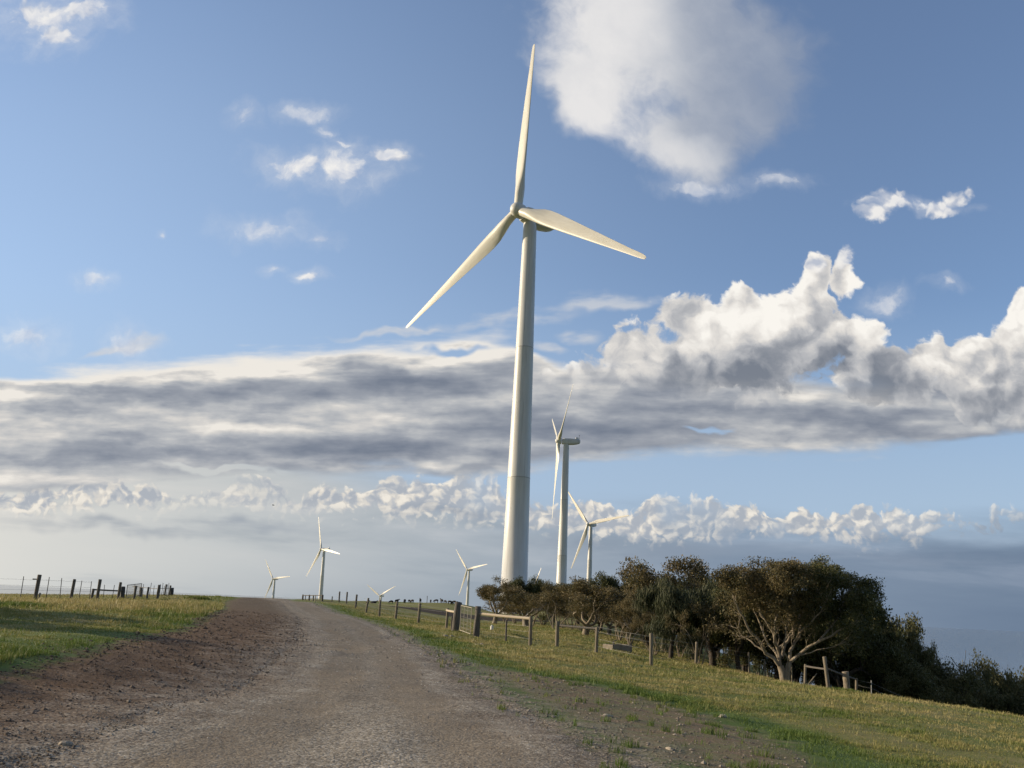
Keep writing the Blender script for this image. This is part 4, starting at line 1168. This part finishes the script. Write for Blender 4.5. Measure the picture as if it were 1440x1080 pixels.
# the big pale tree, limb by limb
def big_tree():
    t = Tree(5); R = t.R; Y0 = 40.0
    b = G(1103, 957, Y0)
    def w(px, py, dy): return Vector(at(px, py, Y0 + dy)) - b
    def path(pp, r0, r1, sub=True):
        P = [w(*q) for q in pp]
        Q = []
        for i in range(len(P) - 1):
            for u in (0, .5):
                q = P[i].lerp(P[i + 1], u)
                if u: q += Vector((R.gauss(0, .045), R.gauss(0, .045), R.gauss(0, .045)))
                Q.append(q)
        Q.append(P[-1])
        m = len(Q) - 1
        t.mb.tube(Q, [r0 + (r1 - r0) * (i / m) ** .8 for i in range(m + 1)], 10, False)
        return Q, r1
    base = Vector((0, 0, -.2))
    tops = []
    # trunk: two stems joined at the foot
    t.mb.tube([base, Vector((0, 0, .12)), w(1100, 944, 0), w(1097, 936, 0)], [.25, .205, .17, .145], 12, False)
    t.mb.tube([Vector((.08, 0, .1)), w(1107, 944, -.05), w(1110, 932, -.1)], [.165, .14, .12], 10, False)
    limbs = [
        ([(1097, 937, 0), (1088, 925, -.1), (1071, 907, -.3), (1056, 890, -.5), (1046, 868, -.7), (1036, 850, -.9)], .135, .05),
        ([(1088, 925, -.1), (1074, 915, .3), (1062, 908, .7), (1050, 898, 1.0), (1038, 884, 1.4)], .07, .035),
        ([(1097, 936, 0), (1096, 920, .1), (1090, 900, .2), (1082, 882, .1), (1070, 862, 0), (1064, 842, -.2)], .13, .05),
        ([(1096, 918, .1), (1089, 905, -.4), (1090, 884, -.8), (1094, 862, -1.1), (1098, 840, -1.3)], .08, .04),
        ([(1095, 912, .1), (1108, 902, .3), (1116, 892, .4), (1112, 872, .5), (1108, 852, .6), (1104, 835, .6)], .10, .04),
        ([(1110, 932, -.1), (1104, 920, -.5), (1100, 909, -.8), (1103, 900, -.9)], .055, .03),
        ([(1110, 932, -.1), (1111, 915, -.1), (1118, 902, .0), (1124, 888, .1), (1132, 872, .1), (1138, 852, .2)], .12, .05),
        ([(1110, 932, -.1), (1122, 922, -.3), (1138, 909, -.6), (1158, 899, -.9), (1178, 887, -1.2), (1198, 880, -1.5)], .125, .04),
        ([(1138, 909, -.6), (1156, 896, .0), (1170, 880, .4), (1182, 862, .8), (1190, 845, 1.0)], .075, .035),
        ([(1122, 922, -.3), (1140, 918, -.8), (1160, 912, -1.2), (1180, 906, -1.5)], .05, .02),
        ([(1100, 925, .2), (1105, 900, 1.0), (1120, 875, 1.8), (1140, 850, 2.2), (1150, 830, 2.4)], .11, .05),
        ([(1097, 930, .2), (1080, 905, 1.0), (1070, 880, 1.7), (1058, 855, 2.0)], .09, .04),
        ([(1118, 902, .0), (1130, 885, -.7), (1146, 868, -1.2), (1160, 848, -1.5)], .08, .04)]
    for L, r0, r1 in limbs:
        Q, r = path(L, r0 * .76, r1 * .85)
        d = Q[-1] - Q[-2]
        fwd = Vector((R.uniform(-.2, .2), R.uniform(-.3, .3), .2))
        for j in range(3):
            t.grow(Q[-1], d.normalized() * 1.0 + Vector((R.gauss(0, .45), R.gauss(0, .5), R.gauss(.1, .3))), .75, r * .72, 2, 4, .46, .16, .78)
        for j in (3, 5, 7):
            if j < len(Q) - 1 and R.random() < .75:
                t.grow(Q[j], (Q[j + 1] - Q[j]).normalized() + Vector((R.gauss(0, .7), R.gauss(0, .7), R.gauss(.35, .3))), .62, r * .55, 2, 4, .46, .14, .74)
    V1, F1, T1 = t.leaves(64, .40, .11, .75, .5)
    # the crown's main masses: leaf sprays through the volume seen against the sky
    rs = t.np
    C = []
    for px, py, rx, ry, dy, n in [(1052, 828, 40, 28, -.4, 26), (1108, 812, 32, 24, -.2, 24), (1140, 808, 28, 20, .3, 20), (1085, 832, 45, 28, .9, 26), (1150, 832, 44, 36, .9, 34), (1192, 846, 44, 36, 1.2, 38), (1125, 838, 40, 30, 0.2, 22),
                                  (1030, 850, 24, 22, -.3, 14), (1165, 818, 36, 24, 1.4, 22), (1214, 862, 26, 28, 1.2, 22), (1180, 872, 44, 24, 1.5, 26)]:
        for _ in range(n):
            g = rs.normal(size=3); g /= np.linalg.norm(g); g *= rs.rand() ** .4
            q = w(px + g[0] * rx, py - g[2] * ry, dy + g[1] * 1.6)
            C.append(tuple(q))
    t.tips = [(Vector(c), None) for c in C]
    V2, F2, T2 = t.leaves(95, .38, .115, .75, .5)
    keep = lambda V, T: (lambda q, k: (V.reshape(-1, 4, 3)[k].reshape(-1, 3), T.reshape(-1, 4)[k].ravel()))(0, (V.reshape(-1, 4, 3).mean(1)[:, 2] > 3.15 + .35 * rs.normal(size=len(V) // 4) - .20 * V.reshape(-1, 4, 3).mean(1)[:, 0]) | (rs.rand(len(V) // 4) < .10))
    V1, T1 = keep(V1, T1); V2, T2 = keep(V2, T2)
    V = np.concatenate([V1, V2]); F = np.arange(len(V)).reshape(-1, 4); tint = np.concatenate([T1, T2])
    # bronze leaves on the left of the crown, darker green to the right
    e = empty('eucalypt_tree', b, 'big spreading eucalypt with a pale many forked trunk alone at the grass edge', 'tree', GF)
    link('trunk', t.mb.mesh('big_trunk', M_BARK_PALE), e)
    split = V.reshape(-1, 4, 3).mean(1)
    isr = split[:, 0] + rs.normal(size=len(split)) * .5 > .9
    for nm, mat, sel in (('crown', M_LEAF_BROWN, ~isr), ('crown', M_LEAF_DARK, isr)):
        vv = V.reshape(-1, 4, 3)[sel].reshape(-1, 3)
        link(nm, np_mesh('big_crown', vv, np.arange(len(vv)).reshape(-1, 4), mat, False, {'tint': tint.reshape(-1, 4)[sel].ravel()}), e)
big_tree()
# bare twigs on the skyline
t = Tree(77)
for i in range(4):
    a = i * 1.6
    t.grow(Vector((0, 0, -.1)), Vector((math.cos(a) * .5, math.sin(a) * .5, 1)), 1.3, .05, 2, 4, .42, .1, .75)
p = at(1342, 914, 57); e = empty('dead_tree', (p[0], 57, g1(p[0], 57)), 'bare dead tree, grey twigs against the sky in the gap between dark trees', 'tree')
o = link('branches', t.mb.mesh('dead_branches', M_BARK_GREY), e)
zmax = max(q[2] for q in t.mb.v); o.scale = (1.3, 1.3, (p[2] - g1(p[0], 57)) / zmax)
# trees beside the road to the left of the view; they throw the long shadows on the bank
for i, (x, y, w, h, k) in enumerate([(-25.5, 27.0, 5.0, 4.8, 'dense'), (-22.3, 21.6, 4.6, 4.6, 'dense'), (-14.6, 12.6, 3.0, 2.3, 'dense')]):
    t = empty(TREE_NAME[k], (x, y, g1(x, y)), 'roadside tree left of the view that shades the left bank', 'tree', 'roadside trees shading the left bank', i * 2.0)
    t.scale = (w / 5.5, w / 5.5, h / 5)
    link('trunk', PROTO[k][i % 3][0], t); link('crown', PROTO[k][i % 3][1], t)

# ---------------------------------------------------------------- cattle, bird
def cow_mesh(graze=True):
    bm = bmesh.new()
    J = {}
    def v(n, x, y, z, r): J[n] = (bm.verts.new((x, y, z)), r)
    v('pelvis', -.55, 0, 1.12, .30); v('mid', 0, 0, 1.08, .36); v('chest', .5, 0, 1.10, .32)
    if graze:
        v('neck', .85, 0, .88, .17); v('poll', 1.12, 0, .50, .13); v('muzzle', 1.22, 0, .18, .085)
    else:
        v('neck', .88, 0, 1.32, .17); v('poll', 1.12, 0, 1.52, .14); v('muzzle', 1.42, 0, 1.36, .09)
    v('tail', -.86, 0, 1.15, .05); v('tail2', -.92, 0, .6, .035)
    for s in (-1, 1):
        v('sh%d' % s, .48, .17 * s, .80, .13); v('kn%d' % s, .50, .18 * s, .42, .07); v('hf%d' % s, .50, .18 * s, .02, .06)
        v('hip%d' % s, -.62, .17 * s, .85, .16); v('st%d' % s, -.52, .19 * s, .62, .10); v('hk%d' % s, -.72, .19 * s, .40, .065); v('hh%d' % s, -.68, .19 * s, .02, .06)
        v('ear%d' % s, J['poll'][0].co.x - .02, .22 * s, J['poll'][0].co.z + .03, .035)
    E = [('pelvis', 'mid'), ('mid', 'chest'), ('chest', 'neck'), ('neck', 'poll'), ('poll', 'muzzle'), ('pelvis', 'tail'), ('tail', 'tail2')]
    for s in (-1, 1):
        E += [('chest', 'sh%d' % s), ('sh%d' % s, 'kn%d' % s), ('kn%d' % s, 'hf%d' % s), ('pelvis', 'hip%d' % s), ('hip%d' % s, 'st%d' % s), ('st%d' % s, 'hk%d' % s), ('hk%d' % s, 'hh%d' % s), ('poll', 'ear%d' % s)]
    for a, b in E: bm.edges.new((J[a][0], J[b][0]))
    names = list(J)
    me = bpy.data.meshes.new('cow_skeleton'); bm.to_mesh(me); bm.free()
    o = bpy.data.objects.new('cow_tmp', me); COL.objects.link(o)
    md = o.modifiers.new('skin', 'SKIN')
    for i, n in enumerate(names):
        r = J[n][1]; me.skin_vertices[0].data[i].radius = (r, r); me.skin_vertices[0].data[i].use_root = (i == 0)
    md.use_smooth_shade = True
    o.modifiers.new('sub', 'SUBSURF').levels = 1
    o.modifiers['sub'].render_levels = 1
    dg = bpy.context.evaluated_depsgraph_get()
    out = bpy.data.meshes.new_from_object(o.evaluated_get(dg))
    bpy.data.objects.remove(o); bpy.data.meshes.remove(me)
    return out
M_COW = simple('black_hide', (.012, .010, .009), (.028, .022, .018), 3, .8)
_cw = [cow_mesh(True), cow_mesh(False)]
for c in _cw: c.materials.clear(); c.materials.append(M_COW)
herd = [(508, 845, 250, 0, 0), (517, 846, 270, 2, 1), (525.5, 845.5, 260, 0, 1), (550, 845.5, 290, 1, 0), (558, 846, 300, 0, 1), (569, 846.5, 300, 3, 0), (575.5, 846.5, 320, 0, 0), (579.5, 847, 300, 2, 0), (591, 847, 330, 1, 1), (605.5, 848, 320, 0, 0),
        (613, 848.5, 320, 2, 0), (621, 848.5, 300, 0, 1), (626, 849, 310, 1, 0), (633, 849.5, 290, 3, 0), (638, 850, 290, 0, 0), (646.5, 850.5, 290, 2, 1), (469, 844.5, 240, 3, 0)]
for i, (px, py, Y, tq, m) in enumerate(herd):
    o = link('cow', _cw[m]); o.location = G(px, py, Y); o.rotation_euler = (0, 0, [0.2, 3.3, 1.1, -2.5][tq] + i * .17)
    s_ = .95 + .1 * (i % 3); o.scale = (s_,) * 3
    lb = 'dark cow of the herd spread along the far paddock skyline'
    if i == 16: lb = 'dark cow standing apart behind the fence posts at the road crest'
    tag(o, lb, 'cow', 'cattle on the far paddock skyline')
mb = MB()
mb.tube([(-.25, 0, 0), (-.1, 0, .03), (.12, 0, .03), (.3, 0, .02), (.36, 0, .01)], [.03, .08, .09, .05, .012], 8)
for s_ in (-1, 1):
    mb.add([(-.08, .05 * s_, .05), (.14, .05 * s_, .05), (.10, .45 * s_, .16), (-.10, .40 * s_, .16), (-.10, .85 * s_, .10), (.0, .88 * s_, .10),
            (-.08, .05 * s_, .03), (.14, .05 * s_, .03), (.10, .45 * s_, .145), (-.10, .40 * s_, .145), (-.10, .85 * s_, .09), (.0, .88 * s_, .09)],
           [(0, 1, 2, 3), (3, 2, 5, 4), (9, 8, 7, 6), (10, 11, 8, 9), (1, 7, 8, 2), (2, 8, 11, 5), (5, 11, 10, 4), (4, 10, 9, 3), (3, 9, 6, 0)], False)
o = mb.build('bird', M_DARK); o.location = at(384, 710.5, 190); o.rotation_euler = (.2, 0, .4)
tag(o, 'tiny dark bird gliding in front of the low clouds at left', 'bird')

# ---------------------------------------------------------------- stones and rocks
def rock_mesh(seed):
    R = random.Random(seed); bm = bmesh.new(); bmesh.ops.create_icosphere(bm, subdivisions=2, radius=1.0)
    for v in bm.verts:
        k = 1 + R.uniform(-.16, .16); v.co = Vector((v.co.x * k, v.co.y * k * .8, v.co.z * k * .62))
    me = bpy.data.meshes.new('rock'); bm.to_mesh(me); bm.free(); return me
M_ROCK = simple('field_stone', (.28, .235, .18), (.50, .44, .35), 5, .9, .4)
rk = [rock_mesh(i) for i in range(4)]
for m in rk: m.materials.append(M_ROCK)
for i, (px, py, s_) in enumerate([(626, 899, .11), (635, 898.5, .11), (647, 902.5, .11), (654, 902, .09), (662, 906, .10), (667, 904.5, .09), (677, 910, .10), (671, 911.5, .08), (632, 903, .09)]):
    o = link('rock', rk[i % 4]); Y = 38 - (py - 898) * .35
    o.location = G(px, py, Y); o.scale = (s_ * 1.2, s_, s_ * 1.1); o.rotation_euler = (0, 0, i * 1.3)
    tag(o, 'small pale rock among the loose stones at the foot of the paddock gate', 'rock', 'rocks by the paddock gate')
for i, (px, py, Y, s_, lb) in enumerate([(92, 1047, 7.6, .05, 'tan stone lying by itself in the gravel at bottom left'), (942, 1041, 9.8, .05, 'dark stone on the bare earth right of the road'),
                                         (1017, 979, 15.2, .09, 'small pale stone on the bare patch under the green grass edge'), (854, 1003, 13.2, .07, 'small stone among the grass tufts at the right road edge')]):
    o = link('stone', rk[i % 4]); o.location = G(px, py, Y); o.scale = (s_ * 1.3, s_, s_); o.rotation_euler = (0, 0, i * 2.1)
    tag(o, lb, 'stone')

def scatter_gravel():
    rs = np.random.RandomState(3); N = 42000
    ang = rs.uniform(-.66, .40, N * 2); Y = 6.2 * np.exp(rs.rand(N * 2) ** 1.35 * 1.9)
    x = np.tan(ang) * Y * 1.0
    M = masks(x, Y)
    inside = (M['soil'] > -.35 + rs.normal(size=N * 2) * .3) | (M['bare'] > .1)
    onroad = M['road'] > .5
    keep = inside & ((x < road_r(Y) + .5) | (rs.rand(N * 2) < .35)) & (rs.rand(N * 2) < .62 + .25 * sstep(-3, 1.5, M['road'])) & (rs.rand(N * 2) < 1 - .45 * sstep(-.6, 1.6, M['road']))
    x, Y, soil, road = x[keep][:N], Y[keep][:N], M['soil'][keep][:N], M['road'][keep][:N]
    n = len(x)
    size = (.007 + .016 * rs.rand(n) ** 3.0) * (1 + .30 * sstep(1.2, -1.2, road)) * np.clip(Y / 12, .8, 2.0)
    big = rs.rand(n) < .02; size[big & (road < .8 + rs.normal(size=n) * .6)] *= 1.8
    ico = np.array([[0, 0, 1], [.9, 0, .1], [.28, .85, .05], [-.72, .53, .12], [-.72, -.53, 0], [.28, -.85, .1], [0, 0, -.8]])
    fc = np.array([[0, 1, 2], [0, 2, 3], [0, 3, 4], [0, 4, 5], [0, 5, 1], [6, 2, 1], [6, 3, 2], [6, 4, 3], [6, 5, 4], [6, 1, 5]])
    V = ico[None] * (1 + rs.uniform(-.3, .3, (n, 7, 3)))
    a = rs.uniform(0, 6.28, n); c, s_ = np.cos(a)[:, None], np.sin(a)[:, None]
    V = np.stack([V[..., 0] * c - V[..., 1] * s_, V[..., 0] * s_ + V[..., 1] * c, V[..., 2] * .62], -1) * size[:, None, None]
    z = gz(x, Y)
    V = V + np.stack([x, Y, z + size * .12], -1)[:, None]
    F = (fc[None] + (np.arange(n) * 7)[:, None, None]).reshape(-1, 3)
    tone = np.clip(rs.rand(n) * .85 + .2 * sstep(-.2, 1.0, road), 0, 1)
    red = np.clip(sstep(1.2, -1.6, road) + rs.normal(size=n) * .25, 0, 1) * (x < road_l(Y) + .6) + .12 * (x > road_r(Y) + .4)
    m, B, bs = material('gravel_stone')
    t = X(m.node_tree, B.attr('tone').outputs['Fac']); r = X(m.node_tree, B.attr('red').outputs['Fac'])
    ca = B.ramp(t, [(0, (.12, .10, .078, 1)), (.5, (.27, .228, .175, 1)), (.85, (.40, .35, .28, 1)), (1, (.60, .55, .47, 1))])
    cb = B.ramp(t, [(0, (.06, .035, .021, 1)), (.5, (.14, .088, .053, 1)), (.85, (.24, .17, .115, 1)), (1, (.46, .39, .31, 1))])
    B.link(B.mix(r, ca, cb), bs.inputs['Base Color']); bs.inputs['Roughness'].default_value = .9
    me = np_mesh('gravel', V.reshape(-1, 3), F, m, False, {'tone': np.repeat(tone, 7), 'red': np.repeat(red, 7)}, 3)
    tag(link('gravel', me), 'loose gravel stones on the road and verge', 'gravel', kind='stuff')
scatter_gravel()

# ---------------------------------------------------------------- grass
def grass_blades(name, label, x, y, h, w, tint, mat, rs, lean=.35):
    n = len(x)
    z = gz(x, y) - .01
    a = rs.uniform(0, 2 * PI, n); la = rs.uniform(0, 2 * PI, n); lm = np.abs(rs.normal(size=n)) * lean * h
    wx, wy = np.cos(a) * w, np.sin(a) * w
    lx, ly = np.cos(la) * lm + .12 * h, np.sin(la) * lm
    P = np.empty((n, 5, 3))
    P[:, 0] = np.stack([x - wx, y - wy, z], -1); P[:, 1] = np.stack([x + wx, y + wy, z], -1)
    P[:, 2] = np.stack([x + wx * .75 + lx * .35, y + wy * .75 + ly * .35, z + h * .58], -1)
    P[:, 3] = np.stack([x - wx * .75 + lx * .35, y - wy * .75 + ly * .35, z + h * .58], -1)
    P[:, 4] = np.stack([x + lx, y + ly, z + h * rs.uniform(.9, 1.0, n)], -1)
    b = (np.arange(n) * 5)[:, None]
    Q = b + np.array([[0, 1, 2, 3]]); T = b + np.array([[3, 2, 4]])
    me = bpy.data.meshes.new(name)
    me.vertices.add(n * 5); me.vertices.foreach_set('co', P.astype(np.float32).ravel())
    loops = np.concatenate([Q, T], 1).ravel().astype(np.int32)
    me.loops.add(n * 7); me.loops.foreach_set('vertex_index', loops)
    st = (np.arange(n) * 7)[:, None] + np.array([[0, 4]])
    me.polygons.add(n * 2); me.polygons.foreach_set('loop_start', st.ravel().astype(np.int32))
    me.update(calc_edges=True)
    at_ = me.attributes.new('tint', 'FLOAT', 'POINT'); at_.data.foreach_set('value', np.repeat(tint, 5).astype(np.float32))
    me.materials.append(mat)
    return tag(link(name, me), label, 'grass', kind='stuff')
M_GRASS = foliage('grass_blade', [(.11, .175, .034), (.185, .22, .054), (.29, .27, .092), (.41, .345, .145), (.50, .42, .21)], .3)
def scatter_grass():
    rs = np.random.RandomState(21); N = 900000
    ang = rs.uniform(-.64, .66, N)
    Y = 8.0 * np.exp(rs.rand(N) ** .95 * math.log(85 / 8.0))
    x = np.tan(ang) * Y + rs.normal(size=N) * .1
    # clump: pull blades towards tuft centres
    M = masks(x, Y)
    pn = fbm(x * .9, Y * .9, 3); fn = fbm(x * 4 + 3, Y * 4, 2)
    dens = sstep(.30, .56, pn) * .75 + .25
    ok = (M['soil'] < -.05 - .5 * (fn - .3)) & (rs.rand(N) < dens)
    ok &= (M['bare'] < -.1 + 1.3 * (fn - .5)) | ((fn > .73) & (M['bare'] < 1.0)) | (fn > .80)
    right = x - road_r(Y)
    ok &= (right < -1) | (right > .15 + .9 * fn) 
    ok |= (M['road'] < .55) & (M['road'] > -.5) & (right > -.6) & (fn > .80)
    x, Y = x[ok], Y[ok]; fn = fn[ok]; pn = pn[ok]; lush = M['lush'][ok]; n = len(x)
    left = x < verge_l(Y)
    gold = left * sstep(24, 32, Y) * sstep(-26, -20, x) + .5 * left * sstep(28, 36, Y)
    h = (.015 + .026 * rs.rand(n) + .09 * sstep(.52, .75, fn) * rs.rand(n) + .05 * sstep(.55, .8, fbm(x * .8 + 31, Y * .8, 3))) * (1 + .35 * lush + 1.0 * gold * sstep(60, 40, Y)) * np.clip(Y / 22, .8, 1.3)
    w = .0030 * np.clip(Y / 9, 1, 6)
    dry = .60 - lush * .72 + (fbm(x * .3 + 11, Y * .3, 3) - .5) * 1.0 + (fbm(x * 1.4 + 5, Y * 1.4, 2) - .5) * .9 + gold * .25
    tint = np.clip(dry + rs.normal(size=n) * .16, 0, 1)
    grass_blades('pasture_grass', 'short green and straw coloured pasture grass', x, Y, h, w, tint, M_GRASS, rs)
scatter_grass()
# a few tussocks one can tell apart on the left bank and right slope
def tussock(px, py, Y, r, h, label, group, n=420, t0=.2):
    rs = np.random.RandomState(int(px)); c = G(px, py, Y)
    q = rs.normal(size=(n, 2)) * r * .45
    o = grass_blades('grass_tussock', label, c.x + q[:, 0], c.y + q[:, 1] * .7, h * rs.uniform(.5, 1, n), np.full(n, .012 * Y / 25), np.clip(t0 + rs.normal(size=n) * .14, 0, 1), M_GRASS, rs, .5)
    o['category'] = 'tussock'; del o['kind']; o['group'] = group
GT = 'dark grass tussocks'
tussock(277, 842.5, 64, .8, .32, 'bushy tussock on the bank skyline right of the stock yard', GT, 700, .25)
tussock(177, 843.5, 58, .9, .14, 'dark flat tussock in front of the squat black gate posts', GT)
tussock(208, 845, 58, .5, .13, 'small dark tussock in front of the yard fence', GT)
tussock(229, 846, 57, .22, .16, 'dark tussock below the right end of the yard fence', GT)
tussock(26, 848, 30, 1.4, .22, 'leafy green clump at the foot of the leftmost fence pickets', GT, 1200, .02)
tussock(1187, 991, 31, .5, .18, 'low dark tussock on the grass in front of the stump post', GT, 300, .15)
